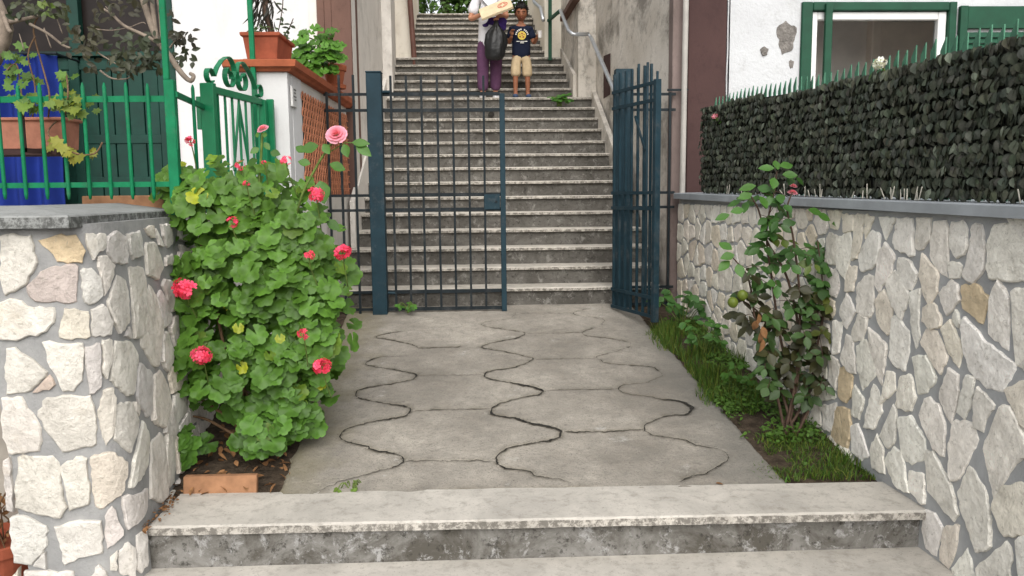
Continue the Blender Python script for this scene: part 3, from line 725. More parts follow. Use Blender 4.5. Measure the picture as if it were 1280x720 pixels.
# left house -------------------------------------------------------
lh = thing('house', 'white plastered house with dark green shutters and reddish brown corner pilaster, left of the alley', 'house', (-4, 8.6, 0))
YF = 8.5
xd0, xd1 = -7.0, aY(218, 60, YF).x
mb = MB(); mb.box(xd1, -1.60, YF, YF+.35, -.3, 6.8); mb.box(-11, xd1, YF, YF+.35, 4.6, 6.8); mb.box(-11, xd0, YF, YF+.35, -.3, 4.6)
mb.build('wall', M['white_wall'], lh)
px0, px1 = aY(397, 60, YF-.06).x, aY(440, 60, YF-.06).x
mb = MB(); mb.box(px0, px0+.075, YF-.045, YF+.2, 0, 6.8); mb.box(px0+.078, px0+.15, YF-.055, YF+.2, 0, 6.8); mb.box(px0+.152, px1, YF-.065, YF+.4, 0, 6.8)
mb.build('pilaster', M['brown_paint'], lh, bevel=.004)
zs = aY(140, 70, YF+.05).z
fr = MB(); fr.box(xd1-.085, xd1-.002, YF-.02, YF+.12, 1.36, 4.6); fr.box(xd0, xd1-.09, YF-.015, YF+.1, zs-.01, zs+.035)
q = aY(93, 20, YF+.03).x; fr.box(q-.055, q+.055, YF-.01, YF+.08, zs+.04, 4.6)
fr.build('door_frame', M['green_dark'], lh, bevel=.004)
mb = MB(); mb.box(xd0, xd1-.09, YF+.09, YF+.11, zs+.04, 4.6); mb.build('fanlight', M['glass_dark'], lh)
mb = MB(); x = xd1-.095; k = 0
while x > -6.0:
    wide = .155 if k % 6 else .11
    yy = YF+.04 if k % 6 else YF+.015
    mb.box(x-wide+.012, x, yy, yy+.04, 1.37, zs-.015); x -= wide; k += 1
mb.box(-6.0, xd1-.095, YF+.085, YF+.1, 1.37, zs-.012)
for zz in (1.62, 2.05, zs-.14): mb.box(-6.0, xd1-.1, YF+.028, YF+.05, zz, zz+.09)
mb.build('shutter', M['green_dark'], lh, bevel=.004)
mb = MB(); mb.box(-11, -1.4, YF+.36, YF+5, -.3, 6.7); mb.build('house_body', M['white_wall'], lh)
# alley walls -------------------------------------------------------
la = thing('alley_wall', 'pale grey plaster wall along the left side of the long stairway', 'wall', (-1.5, 11, 0))
mb = MB(); plan_wall(mb, [(px1+.003, YF-.02), (-1.30, 11.4), (-1.7, 11.4), (-1.7, YF-.02)], 0, 6.9); mb.build('lower_wall', M['plaster_pale'], la)
mb = MB(); plan_wall(mb, [(-1.17, 11.403), (-1.30, 13.3), (-1.7, 13.3), (-1.7, 11.403)], 1.5, 6.9); mb.build('middle_wall', M['plaster_pale'], la)
mb = MB(); plan_wall(mb, [(-1.06, 13.303), (-1.20, 17.4), (-1.7, 17.4), (-1.7, 13.303)], 2.5, 7.2); mb.build('upper_wall', M['plaster_cream'], la)
mb = MB()
def skirt(mb, x, sgn, i0, i1, h=.30, th=.05):
    a, b = NOS[i0], NOS[i1]
    mb.prism([(x, a[0]-.1, a[1]-.4), (x, b[0]+.2, b[1]-.4), (x, b[0]+.2, b[1]+h), (x, a[0]-.1, a[1]+h)], (sgn*th, 0, 0))
skirt(mb, -1.30, 1, 3, 13); mb.build('skirting', M['plaster_pale'], la)
ra = thing('alley_wall', 'tall dirt-streaked plaster wall along the right side of the long stairway', 'wall', (1.8, 11, 0))
mb = MB(); plan_wall(mb, [(1.785, 7.40), (2.3, 7.40), (2.3, 11.3), (1.645, 11.3)], 0, 6.9); mb.build('lower_wall', M['plaster_dirty'], ra)
mb = MB(); plan_wall(mb, [(1.40, 11.303), (2.3, 11.303), (2.3, 13.4), (1.38, 13.4)], 1.5, 6.9); mb.build('middle_wall', M['plaster_dirty'], ra)
mb = MB(); plan_wall(mb, [(1.11, 13.403), (2.3, 13.403), (2.3, 17.4), (1.08, 17.4)], 2.5, 7.2); mb.build('upper_wall', M['plaster_cream'], ra)
mb = MB(); skirt(mb, 1.645, -1, 5, 13, .17, .06); skirt(mb, 1.40, -1, 14, 18, .17, .05); mb.build('skirting', M['plaster_dirty'], ra)
def on_right(px, py):            # a point on the lower right alley wall
    p = aX(px, py, 1.70)
    for _ in range(4): p = aX(px, py, 1.785-(p.y-7.4)*.0359)
    return p
for (pa, pb) in (((755, 68), (763, 118)), ((729, 92), (734, 118))):
    mb = MB(); a, b = on_right(*pa), on_right(*pb); mb.hexa([(a.x-.006, a.y, b.z), (b.x-.006, b.y, b.z), (b.x+.05, b.y, b.z), (a.x+.05, a.y, b.z)], [(a.x-.006, a.y, a.z-.02), (b.x-.006, b.y, a.z-.06), (b.x+.05, b.y, a.z-.06), (a.x+.05, a.y, a.z-.02)])
    mb.build('vent_slot', M['dark_brown'], ra)
mb = MB(); a, b = aX(722, -6, 1.36), aX(704, 24, 1.34); mb.bar(a, b, .10, .07); mb.build('eave_board', M['brown_paint'], ra)
# right house -------------------------------------------------------
rh = thing('house', 'white house with green framed window and dark brown pilasters, right of the alley', 'house', (4, 7.6, 0))
YR = 7.40
X = lambda px, y=YR: aY(px, 60, y).x
h0, h1 = X(1000, YR), X(1192, YR); zt = aY(1090, 3, YR).z
mb = MB(); mb.box(X(906), h0, YR, YR+.35, 0, 6.8); mb.box(h1, 10, YR, YR+.35, 0, 6.8); mb.box(h0, h1, YR, YR+.35, zt, 6.8); mb.box(h0, h1, YR, YR+.35, 0, 1.75)
mb.build('wall', M['white_rough'], rh)
mb = MB(); mb.box(X(841, 7.34), X(860, 7.34), 7.345, YR+.1, 0, 6.8); mb.build('pilaster', M['pink_brown'], rh, bevel=.005)
mb = MB(); mb.box(X(860.5, 7.33), X(908, 7.33), 7.33, YR+.1, 0, 6.8); mb.build('pilaster', M['dark_brown'], rh, bevel=.005)
mb = MB()
for zz in frange(1.4, 4.5, 40): pass
xw = X(909, YR); pts = [(xw + .012*noise.noise(V((0, 0, z*3))), YR-.006, z) for z in frange(1.3, 4.6, 60)]
mb.tube(pts, .008, 5); mb.build('paint_edge', M['white_rough'], rh)
mb = MB(); mb.box(2.31, 10, YR+.36, YR+.46, 0, 1.7); mb.build('house_body', M['white_rough'], rh)
# room behind the window
mb = MB(); mb.box(h0-.6, h1+.8, YR+1.5, YR+1.6, 1.2, 4.4); mb.box(h0-.7, h0-.6, YR+.36, YR+2.4, 1.2, 4.4); mb.box(h1+.8, h1+.9, YR+.36, YR+2.4, 1.2, 4.4); mb.box(h0-.6, h1+.8, YR+.36, YR+2.4, 4.2, 4.3); mb.box(h0-.6, h1+.8, YR+.36, YR+2.4, 1.2, 1.3)
mb.build('room', M['room'], rh)
yd = YR+1.42; mb = MB(); mb.box(aY(1088, 40, yd).x, aY(1100, 40, yd).x, yd-.05, yd+.1, 1.31, aY(1090, 18, yd).z); mb.box(aY(1100, 40, yd).x, aY(1185, 40, yd).x, yd, yd+.05, 1.31, aY(1090, 27, yd).z)
mb.build('inner_door', M['room_door'], rh, bevel=.01)
wf = MB(); g = .115
wf.box(h0, h0+.10, YR-.03, YR+.2, 1.75, zt); wf.box(h1-.07, h1, YR-.03, YR+.2, 1.75, zt); wf.box(h0+.102, h1-.072, YR-.028, YR+.2, zt-.075, zt)
w = wf.build('window_frame', M['green_window'], rh, bevel=.006)
wf = MB(); i0, i1 = h0+.105, h1-.075; zi = zt-.08
wf.box(i0, i0+.055, YR+.01, YR+.07, 1.76, zi); wf.box(i1-.075, i1, YR+.01, YR+.07, 1.76, zi); wf.box(i0+.057, i1-.077, YR+.012, YR+.07, zi-.07, zi)
wf.build('sash', M['white_frame'], w, bevel=.006)
wf = MB(); wf.box(i0+.10, i0+.165, YR-.06, YR-.02, 1.76, zt-.02); wf.build('mullion', M['green_window'], w, bevel=.004)
sh = MB(); s0, s1 = h1+.02, h1+1.25; zs2 = aY(1230, 7, YR-.05).z
sh.box(s0, s0+.07, YR-.055, YR-.01, 1.7, zs2); sh.box(s1-.07, s1, YR-.055, YR-.01, 1.7, zs2); sh.box(s0+.072, s1-.072, YR-.05, YR-.01, zs2-.20, zs2-.004)
z = zs2-.23
while z > 1.7:
    sh.hexa([(s0+.075, YR-.05, z-.05), (s1-.075, YR-.05, z-.05), (s1-.075, YR-.04, z-.05), (s0+.075, YR-.04, z-.05)], [(s0+.075, YR-.025, z), (s1-.075, YR-.025, z), (s1-.075, YR-.015, z), (s0+.075, YR-.015, z)]); z -= .052
sh.build('shutter', M['green_window'], rh, bevel=.003)
def patch(mb, c, rx, rz, y, n=22, th=.012):
    ring = []
    for i in range(n):
        a = 2*math.pi*i/n; w = 1+.35*noise.noise(V((math.cos(a)*1.6+c.x, math.sin(a)*1.6, 2)))+rnd(-.07, .07); ring.append(V((c.x+math.cos(a)*rx*w, y, c.z+math.sin(a)*rz*w)))
    mb.prism(ring, (0, -th, 0))
mb = MB(); patch(mb, aY(983, 46, YR), .085, .14, YR+.005, 26, .009); patch(mb, aY(989, 80, YR), .022, .04, YR+.005, 14, .009); mb.build('bare_patch', M['grey_patch'], rh)
mb = MB(); patch(mb, aY(955, 64, YR), .034, .04, YR+.005, 16, .02); mb.build('wall_plug', M['grey_patch'], rh)

# pipes and rails -----------------------------------------------------
mb = MB(); a, b = aY(857.5, 0, 7.27), aY(853, 230, 7.27); d = (a-b).normalized()
mb.tube([b-d*1.6, b, a, a+d*3], .026, 12)
dp = tag(mb.build('drainpipe', M['pipe_white'], smooth=True), 'thin pale drainpipe beside the dark brown pilaster', 'pipe', kind='thing')
mb = MB(); a = aY(857, 112, 7.27); mb.bar(a+V((-.16, .02, 0)), a+V((.03, .02, 0)), .018); mb.build('clamp', M['gate_dark'], dp)
mb = MB(); a = aY(511, -20, 13.15); b = aY(517.5, 70, 13.15); mb.tube([a+V((0, 0, 1)), a, b, b-V((0, 0, .3))], .042, 10)
tag(mb.build('drainpipe', M['pipe_brown'], smooth=True), 'rusty brown drainpipe high up the left side of the stairs', 'pipe', kind='thing')
hr = thing('handrail', 'bent galvanised steel handrail on the stained right alley wall', 'handrail', (1.5, 9, 1.6))
pts = [aX(773, 125, 1.56), aX(765, 107, 1.56), aX(739, 47, 1.53), aX(735, 42.5, 1.515), aY(722, 43, 10.83), aY(716, 43, 10.85), aY(711, 39, 10.9), aX(700.5, 13, 1.27), ]
mb = MB(); mb.tube(pts, .026, 10); mb.build('rail', M['steel'], hr, smooth=True)
mb = MB()
a = aX(733.5, 47, 1.53); mb.tube([a, a+V((.02, 0, -.09)), a+V((.16, 0, -.09))], .01, 6); mb.build('bracket', M['gate_dark'], hr); mb = MB()
a = aX(757, 92, 1.55); mb.tube([a, a+V((.02, 0, -.09)), a+V((.22, 0, -.09))], .01, 6)
mb.build('bracket', M['gate_dark'], hr)
gr = thing('railing', 'slim green rail post at the foot of the upper stair flight', 'railing', (1.1, 12.9, 3.4))
mb = MB(); b = aY(687.5, 68, 13.05); mb.bar(V((b.x, b.y, 3.60)), V((b.x+.01, b.y, 6.2)), .055); mb.build('post', M['green_window'], gr)
mb = MB(); mb.bar(aY(685.5, 26, 13.0), aX(700.5, 13, 1.27), .04); mb.build('rail', M['green_window'], gr)
mb = MB(); mb.tube([aX(679, 25, 1.05), aX(676, 10, 1.05), aX(668, 3, 1.03), aX(664, -12, 1.02)], .03, 8)
tag(mb.build('handrail', M['steel'], smooth=True), 'short steel handrail on the cream upper wall above the boy', 'handrail', kind='thing')

# ================================================================== PIER + LATTICE WALL
pw = thing('garden_wall', 'white pier and pierced brick lattice wall under terracotta coping', 'wall', (-1.5, 7, .2))
YP = 6.03
cx = aY(362, 170, YP).x; xe = -1.335
lx = lambda y: cx + (xe-cx)*(y-YP)/(8.42-YP)
zt0 = aY(350, 90, YP).z
def ztop(y): return zt0 + (y-YP)*(aY(443, 135, 8.4).z - zt0)/(8.4-YP)
mb = MB(); mb.box(aY(288, 170, YP).x, cx, YP, YP+.13, 0.0, zt0); mb.hexa([(cx-.22, YP+.131, 0), (lx(YP+.4), YP+.131, 0), (lx(YP+.4), YP+.42, 0), (cx-.22, YP+.42, 0)], [(cx-.22, YP+.131, zt0), (lx(YP+.13), YP+.131, zt0), (lx(YP+.4), YP+.42, ztop(YP+.42)), (cx-.22, YP+.42, ztop(YP+.42))])
mb.build('pier', M['white_wall'], pw)
y0, y1 = YP+.423, 8.40
mb = MB(); mb.hexa([(lx(y0)-.2, y0, 0), (lx(y0)+.01, y0, 0), (lx(y1)+.01, y1, 0), (lx(y1)-.2, y1, 0)], [(lx(y0)-.2, y0, 1.50), (lx(y0)+.01, y0, 1.50), (lx(y1)+.01, y1, 1.50), (lx(y1)-.2, y1, 1.50)])
mb.hexa([(lx(y0)-.16, y0, ztop(y0)-.1), (lx(y0)-.01, y0, ztop(y0)-.1), (lx(y1)-.01, y1, ztop(y1)-.1), (lx(y1)-.16, y1, ztop(y1)-.1)], [(lx(y0)-.16, y0, ztop(y0)), (lx(y0)-.01, y0, ztop(y0)), (lx(y1)-.01, y1, ztop(y1)), (lx(y1)-.16, y1, ztop(y1))])
mb.build('dwarf_wall', M['plaster_pale'], pw)
mb = MB(); w_, h_ = .092, .062; r = 0; z = 1.503
while z < 2.42:
    y = y0 + (w_/2 if r % 2 else 0); mb.tint = jit((1, 1, 1), .2)
    while y < y1-w_:
        if z+h_ < ztop(y)-.06:
            n = 6; out = []; inn = []
            for i in range(n+1):
                t = math.pi*i/n; out.append((-math.cos(t)*w_*.52, math.sin(t)*h_*1.0)); inn.append((-math.cos(t)*w_*.36, math.sin(t)*h_*.74))
            xx = lx(y); F_ = []
            for x in (xx+.012, xx+.006):
                F_.append(([mb.vert((x, y+a, z+b)) for a, b in out], [mb.vert((x, y+a, z+b)) for a, b in inn]))
            (o1, i1_), (o2, i2_) = F_
            for i in range(n):
                mb.face(o1[i], o1[i+1], i1_[i+1], i1_[i]); mb.face(i1_[i], i1_[i+1], i2_[i+1], i2_[i]); mb.face(o1[i+1], o1[i], o2[i], o2[i+1])
        y += w_
    ym = y1; 
    mb.hexa([(lx(y0)+.002, y0, z-.006), (lx(y0)+.009, y0, z-.006), (lx(y1)+.009, y1, z-.006), (lx(y1)+.002, y1, z-.006)], [(lx(y0)+.002, y0, z+.004), (lx(y0)+.009, y0, z+.004), (lx(y1)+.009, y1, z+.004), (lx(y1)+.002, y1, z+.004)]) if z < ztop(y1)-.1 else None
    z += h_; r += 1
la_ = mb.build('lattice', M['brick_lattice'], pw)
mb = MB(); mb.hexa([(lx(y0)-.08, y0, 1.5), (lx(y0)-.012, y0, 1.5), (lx(y1)-.012, y1, 1.5), (lx(y1)-.08, y1, 1.5)], [(lx(y0)-.08, y0, ztop(y0)-.11), (lx(y0)-.012, y0, ztop(y0)-.11), (lx(y1)-.012, y1, ztop(y1)-.11), (lx(y1)-.08, y1, ztop(y1)-.11)]); mb.build('lattice_hole_shade', M['crack_and_shade'], pw)  # added near-black sheet: its colour stands in for shade inside the lattice holes
# moulded terracotta coping: front length + receding length
mb = MB(); prof = [(-.24, .0), (.03, .0), (.045, .018), (.075, .028), (.08, .05), (.085, .072), (.07, .078), (-.24, .078)]
def sweep(mb, fr):
    R = [[mb.vert(o + u*a + V((0, 0, 1))*b) for a, b in prof] for o, u in fr]
    for i in range(len(R)-1):
        for j in range(len(prof)): k = (j+1) % len(prof); mb.face(R[i][j], R[i+1][j], R[i+1][k], R[i][k])
    mb.face(*R[0]); mb.face(*R[-1])
fr = [(V((aY(286, 170, YP).x, YP, zt0+.002)), V((0, -1, 0))), (V((cx, YP, zt0+.002)), V((1, -1, 0)))] + [(V((lx(y), y, ztop(y)+.002)), V((1, 0, 0))) for y in frange(YP+.3, 8.42, 8)]
sweep(mb, fr); mb.build('coping', M['terracotta'], pw)
mb = MB(); ya, yb = YP+.05, YP+.20; za, zb = aX(356, 103, cx+.01).z, aX(356, 129, cx+.01).z
mb.box(lx(ya)+.004, lx(ya)+.022, ya, yb, zb, za); pl = mb.build('plaque', M['plaque'], pw, bevel=.003)
mb = MB()
for (u, v, l) in ((.25, .82, .5), (.3, .66, .35), (.2, .48, .25), (.55, .48, .2), (.35, .32, .35)): mb.box(lx(ya)+.0225, lx(ya)+.0245, ya+(yb-ya)*u, ya+(yb-ya)*(u+l), zb+(za-zb)*v, zb+(za-zb)*(v+.07))
mb.build('engraving', M['ink'], pl)

# ================================================================== LEFT GREEN FENCE, GATE, POLE
gf = thing('fence', 'low green iron bar fence on the left wall in front of the shutters', 'fence', (-2.3, 4.45, 1.43))
YG = 4.45
zt_, zb_ = aY(120, 124, YG).z, aY(120, 231, YG).z
mb = MB(); mb.box(-3.6, aY(212, 120, YG).x, YG-.006, YG+.006, zt_-.016, zt_+.016); mb.build('rail', M['green'], gf)
mb = MB(); mb.box(-3.6, aY(212, 120, YG).x, YG-.006, YG+.006, zb_-.014, zb_+.014); mb.build('rail', M['green'], gf)
px = 190.0
while px > -140:
    xx = aY(px, 180, YG).x; zb2, zt2 = aY(px, 247, YG).z, aY(px, 104+rnd(-1, 1), YG).z
    mb = MB(); mb.tube([(xx, YG-.016, zb2-.01), (xx, YG-.016, zb2+.02), (xx, YG-.016, zt2-.025), (xx, YG-.016, zt2)], [.006, .0105, .0105, .004], 8); mb.build('bar', M['green'], gf, smooth=True); px -= 26.7
xp = aY(215.5, 150, YG).x
mb = MB(); mb.box(xp-.03, xp+.024, YG-.022, YG+.022, 1.40, aY(215, 100, YG).z); mb.box(xp-.03, xp+.0, YG-.018, YG+.01, aY(215, 100, YG).z+.001, 3.0); po = mb.build('post', M['green'], gf, bevel=.003)
mb = MB(); mb.box(xp+.026, xp+.03, YG-.026, YG-.015, 1.75, 1.93); mb.build('hinge_strip', M['green'], po)
g1, g2 = aY(262, 150, 5.1), aY(329, 150, 5.9)
zr = aY(230, 122, 4.6).z
mb = MB(); mb.bar((xp+.025, YG, zr), (g1.x-.03, 5.1, zr), .018, .03); mb.build('rail', M['green'], gf)
q = aY(243, 150, 4.75); mb = MB(); mb.tube([(q.x, q.y, 1.40), (q.x, q.y, aY(243, 106, 4.75).z-.02), (q.x, q.y, aY(243, 106, 4.75).z)], [.0105, .0105, .004], 8); mb.build('bar', M['green'], gf, smooth=True)
mb = MB(); p0 = aY(104, 245, 4.62); p1 = aY(207, 245, 4.62); mb.box(p0.x, p1.x, 4.60, 4.72, 1.390, p0.z); 
tag(mb.build('tile_plank', M['tile_edge'], bevel=.004), 'narrow orange-brown clay slab lying behind the green fence bars', 'tile', kind='thing')
gg = thing('garden_gate', 'emerald green iron gate with scrolled top in front of the white pier', 'gate', (g1.x, 5.1, 1.43))
zgt = aY(262, 104, 5.1).z; zg2 = aY(329, 125, 5.9).z
a0, a1 = V((g1.x, 5.1, 0)), V((g2.x, 5.9, 0)); along = (a1-a0).normalized()
mb = MB(); mb.bar(a0+V((0, 0, 1.40)), a0+V((0, 0, zgt)), .085, .05, up=along); mb.bar(a0+V((-.06, 0, zgt-.28)), a0+V((-.06, 0, zgt-.08)), .03, .02); mb.build('hanging_stile', M['green_gate'], gg, bevel=.004)
mb = MB(); mb.bar(a1+V((0, 0, 1.42)), a1+V((0, 0, zg2)), .055, .05, up=along); mb.build('closing_stile', M['green_gate'], gg, bevel=.004)
mb = MB(); mb.bar(a1+along*.05+V((.035, 0, 1.42)), a1+along*.05+V((.035, 0, zg2+.01)), .05, .03, up=along); mb.build('stop_post', M['green_gate'], gg, bevel=.004)
zra, zrb = aY(268, 110, 5.15).z, aY(325, 127, 5.85).z
mb = MB(); mb.bar(a0+along*.045+V((0, 0, zra-.01)), a1-along*.03+V((0, 0, zrb)), .03, .045); mb.build('top_rail', M['green_gate'], gg, bevel=.003)
mb = MB(); mb.bar(a0+along*.045+V((0, 0, 1.47)), a1-along*.03+V((0, 0, 1.47)), .03, .045); mb.build('bottom_rail', M['green_gate'], gg, bevel=.003)
L = (a1-a0).length
for i in range(1, 8):
    d = along*(L*i/8.0+.02); mb = MB(); mb.bar(a0+d+V((0, 0, 1.49)), a0+d+V((0, 0, zra+(zrb-zra)*i/8-.02)), .014); mb.build('bar', M['green_gate'], gg)
mb = MB(); m_ = a0+along*(L*.5)
mb.bar(m_+along*.02+V((0, 0, zra-.05)), m_-along*.1+V((0, 0, zra-.50)), .012, .02); mb.bar(m_+along*.02+V((0, 0, zra-.05)), m_+along*.14+V((0, 0, zra-.50)), .012, .02)
for k in range(3):
    pts = [m_+along*(.02+.035*math.cos(t))+V((0, 0, zra-.56-.07*k+.035*math.sin(t))) for t in frange(0, 6.28, 14)]; mb.tube(pts, .006, 6)
mb.build('ornament', M['green_gate'], gg)
def strap(mb, pts, w=.034, t=.006):       # flat iron strap bent in the gate's plane
    nrm = along.cross(V((0, 0, 1))).normalized(); P3 = [a0+along*u+V((0, 0, v)) for u, v in pts]; R = []
    for i, p in enumerate(P3):
        tn = (P3[min(i+1, len(P3)-1)]-P3[max(i-1, 0)]).normalized(); bn = tn.cross(nrm)
        R.append([mb.vert(p+nrm*a*w/2+bn*b*t/2) for a, b in ((-1, -1), (1, -1), (1, 1), (-1, 1))])
    for i in range(len(R)-1):
        for j in range(4): k = (j+1) % 4; mb.face(R[i][j], R[i+1][j], R[i+1][k], R[i][k])
    mb.face(*R[0]); mb.face(*R[-1])
def zrail(u): return zra+(zrb-zra)*u/L+.03
sc_ = MB()
h = .25
def arc(c, r, t0, t1, n=12): return [(c[0]+r*math.cos(t), c[1]+r*math.sin(t)) for t in frange(t0, t1, n)]
def half(mir):
    f = (lambda u: u) if not mir else (lambda u: .97*L-u)
    pts = arc((.03, .055), .042, 5.6, .9, 14) + [(.085, .06), (.13, .12), (.20, .175)] + arc((.36*L, .125), .085, 2.2, .1, 8) + arc((.37*L, .085), .062, .1, -4.2, 14) + arc((.37*L, .085), .035, -4.4, -6.5, 6)
    strap(sc_, [(f(u), zrail(f(u))+v-.012) for u, v in pts])
half(False); half(True)
sc_.build('scroll', M['green_gate'], gg)
gp = aY(317.5, 105, 5.98); gpt = aY(312, 0, 5.98); d = (gpt-gp).normalized()
mb = MB(); mb.bar(V((gp.x+.02, gp.y, 1.395)), gp, .034); mb.bar(gp, gpt+d*1.2, .034)
tag(mb.build('pole', M['green'], bevel=.003), 'thin tall green iron pole rising behind the scrolled gate', 'pole', kind='thing')
# blue cloth
mb = MB(); YC = 8.05; zt3 = aY(35, 68, YC).z; rows = []
xs = frange(-6.3, aY(70, 150, YC).x, 220)
for z in (1.395, 1.7, 2.1, 2.5, zt3):
    rows.append([mb.vert((x+.02*math.sin(z*3), YC+.06*math.sin(x*26+.8*math.sin(x*3)+.2*z)+.03*math.sin(x*9.3+z), z)) for x in xs])
bk = [[mb.vert(V(mb.v[i])+V((0, .012, 0))) for i in r] for r in rows]
for i in range(len(rows)-1):
    for j in range(len(xs)-1):
        mb.face(rows[i][j], rows[i][j+1], rows[i+1][j+1], rows[i+1][j]); mb.face(bk[i][j], bk[i+1][j], bk[i+1][j+1], bk[i][j+1])
cl = tag(mb.build('curtain', M['blue_cloth'], smooth=True, fix=False), 'deep blue pleated cloth hanging in front of the left shutters', 'curtain', kind='thing')
mb = MB(); mb.tube([(-6.4, YC+.01, zt3+.01), (xs[-1]+.05, YC+.01, zt3+.01)], .014, 8); mb.tube([(xs[-1]+.03, YC+.01, zt3+.01), (xs[-1]+.03, YF+.03, zt3+.01)], .012, 8); mb.tube([(-6.38, YC+.01, zt3+.01), (-6.38, YF+.1, zt3+.01)], .012, 8); mb.build('rod', M['gate_dark'], cl)
# trough hung on the fence with its shelf
YT = 4.75
def trough(name, x0, x1, y0, y1, z0, z1, mat, label, flare=.03, lip=.03):
    mb = MB()
    def rect(e, z): return [(x0-e, y0-e, z), (x1+e, y0-e, z), (x1+e, y1+e, z), (x0-e, y1+e, z)]
    prof = [(-flare*.4, z0), (0, z0), (flare*.85, z1-lip), (flare+.012, z1-lip+.004), (flare+.014, z1), (flare-.01, z1), (0, z1-.04), (-.03, z1-.05)]
    R = [[mb.vert(p) for p in rect(e, z)] for e, z in prof]
    for i in range(len(R)-1):
        for j in range(4): k = (j+1) % 4; mb.face(R[i][j], R[i][k], R[i+1][k], R[i+1][j])
    mb.face(*R[0]); mb.face(*R[-1]); o = tag(mb.build(name, mat, bevel=.004), label, 'planter', kind='thing')
    mb = MB(); mb.poly([(x0-flare*.5, y0-flare*.5, z1-.035), (x1+flare*.5, y0-flare*.5, z1-.035), (x1+flare*.5, y1+flare*.5, z1-.035), (x0-flare*.5, y1+flare*.5, z1-.035)]); mb.build('soil_fill', M['soil'], o, fix=False)
    return o
x1_, z1_, z0_ = aY(83, 165, YT).x, aY(40, 147, YT).z, aY(40, 186, YT).z
tr = trough('planter', -3.6, x1_-.02, YT, YT+.17, z0_, z1_, M['terracotta_pale'], 'long weathered terracotta trough behind the fence, overflowing with yellowing vine', .012, .02)
sf = MB(); sf.box(-3.65, x1_-.05, YT-.03, YT+.2, z0_-.035, z0_-.003); 
for xx in (-3.4, -2.8, x1_-.1): sf.box(xx, xx+.025, YG+.008, YT-.032, z0_-.035, z0_-.012); sf.box(xx, xx+.025, YG+.008, YG+.02, z0_-.034, zt_)
sf.build('shelf', M['dark_brown'], tr)

# ================================================================== TEAL GATE
YB = 7.2
Zr = [aY(550, y, YB).z for y in (117.5, 137.5, 243.5, 262, 364, 385.5)]
def gx(px, y=YB): return aY(px, 240, y).x
post_z = aY(470, 92, YB).z
mb = MB(); mb.box(gx(462.5), gx(481), YB-.06, YB+.06, path_z(YB)-.05, post_z); mb.box(gx(462.5)-.004, gx(481)+.004, YB-.064, YB+.064, post_z+.001, post_z+.014)
tag(mb.build('gate_post', M['gate_blue'], bevel=.004), 'square blue-grey steel post carrying the closed gate leaf', 'post', kind='thing')
lf = thing('gate_leaf', 'closed blue-grey barred gate leaf with lock box across the stairs', 'gate', (gx(482), YB, Zr[5]))
for k, z in enumerate(Zr):
    mb = MB(); mb.box(gx(481)+.004, gx(626), YB-.006, YB+.008, z-.016, z+.016); mb.build('rail', M['gate_dark'], lf)
for px in (492, 511, 529.5, 549, 568, 587, 606):
    x = gx(px); mb = MB(); mb.bar((x, YB-.0165, Zr[5]-.014), (x, YB-.0165, aY(px, 95, YB).z), .020); mb.build('bar', M['gate_dark'], lf)
mb = MB(); mb.box(gx(625.5), gx(632), YB-.025, YB+.025, Zr[5]-.03, aY(629, 117, YB).z); mb.build('stile', M['gate_blue'], lf, bevel=.003)
mb = MB(); mb.box(gx(605), gx(625)-.002, YB-.03, YB+.02, aY(610, 262, YB).z, aY(610, 243, YB).z); lk = mb.build('lock_box', M['gate_blue'], lf, bevel=.003)
mb = MB(); c = V((gx(620), YB-.031, aY(610, 252, YB).z)); mb.tube([c+V((0, .004, 0)), c+V((0, -.01, 0))], .01, 10); mb.build('keyhole', M['gate_dark'], lk)
mb = MB(); z = aY(485, 118, YB).z; mb.tube([(gx(482)-.002, YB-.02, z+.02), (gx(491), YB-.02, z+.02)], .012, 8); mb.build('hinge', M['gate_blue'], lf); mb = MB(); mb.tube([(gx(482)-.002, YB-.02, .62), (gx(491), YB-.02, .62)], .012, 8); mb.build('hinge', M['gate_blue'], lf)
fp = thing('side_railing', 'narrow fixed barred panel between the lattice wall and the gate post', 'fence', (-1.2, YB, .45))
for z in Zr: mb = MB(); mb.box(lx(YB)+.016, gx(462.5)-.004, YB-.006, YB+.006, z-.012, z+.012); mb.build('rail', M['gate_dark'], fp)
for px in (428.5, 446):
    x = gx(px); mb = MB(); mb.bar((x, YB-.0165, .40), (x, YB-.0165, aY(px, 94, YB).z), .020); mb.build('bar', M['gate_dark'], fp)
x = gx(413); mb = MB(); mb.bar((x, YB-.0165, Zr[5]), (x, YB-.0165, Zr[0]+.02), .020); mb.build('bar', M['gate_dark'], fp)
# open right leaf
Hh, Nn = V((1.195, 7.2, 0)), V((1.43, 6.5, 0)); al = (Nn-Hh).normalized(); LL = (Nn-Hh).length
ol = thing('gate_leaf', 'open blue-grey barred gate leaf swung toward the viewer beside the grass', 'gate', (Hh.x, Hh.y, Zr[5]))
for z in Zr: mb = MB(); mb.bar(Hh+V((0, 0, z)), Nn+V((0, 0, z)), .014, .028); mb.build('rail', M['gate_blue'], ol)
side = al.cross(V((0, 0, 1))).normalized()
for i in range(7):
    d = Hh+al*(LL*(.01+i*.142))-side*.017; mb = MB(); mb.bar(d+V((0, 0, Zr[5]-.014)), d+V((0, 0, Zr[0]+.16)), .019, up=al); mb.build('bar', M['gate_blue'], ol)
mb = MB(); mb.bar(Nn+al*.02+V((0, 0, Zr[5]-.04)), Nn+al*.02+V((0, 0, Zr[0]+.02)), .05, up=al); mb.build('stile', M['gate_blue'], ol, bevel=.003)
mb = MB(); mb.bar(Hh+al*LL*.55+side*.0+V((0, 0, Zr[1]-.1)), Hh+al*LL*.78+V((0, 0, Zr[2]+.35)), .012, .02); mb.build('brace', M['gate_blue'], ol)
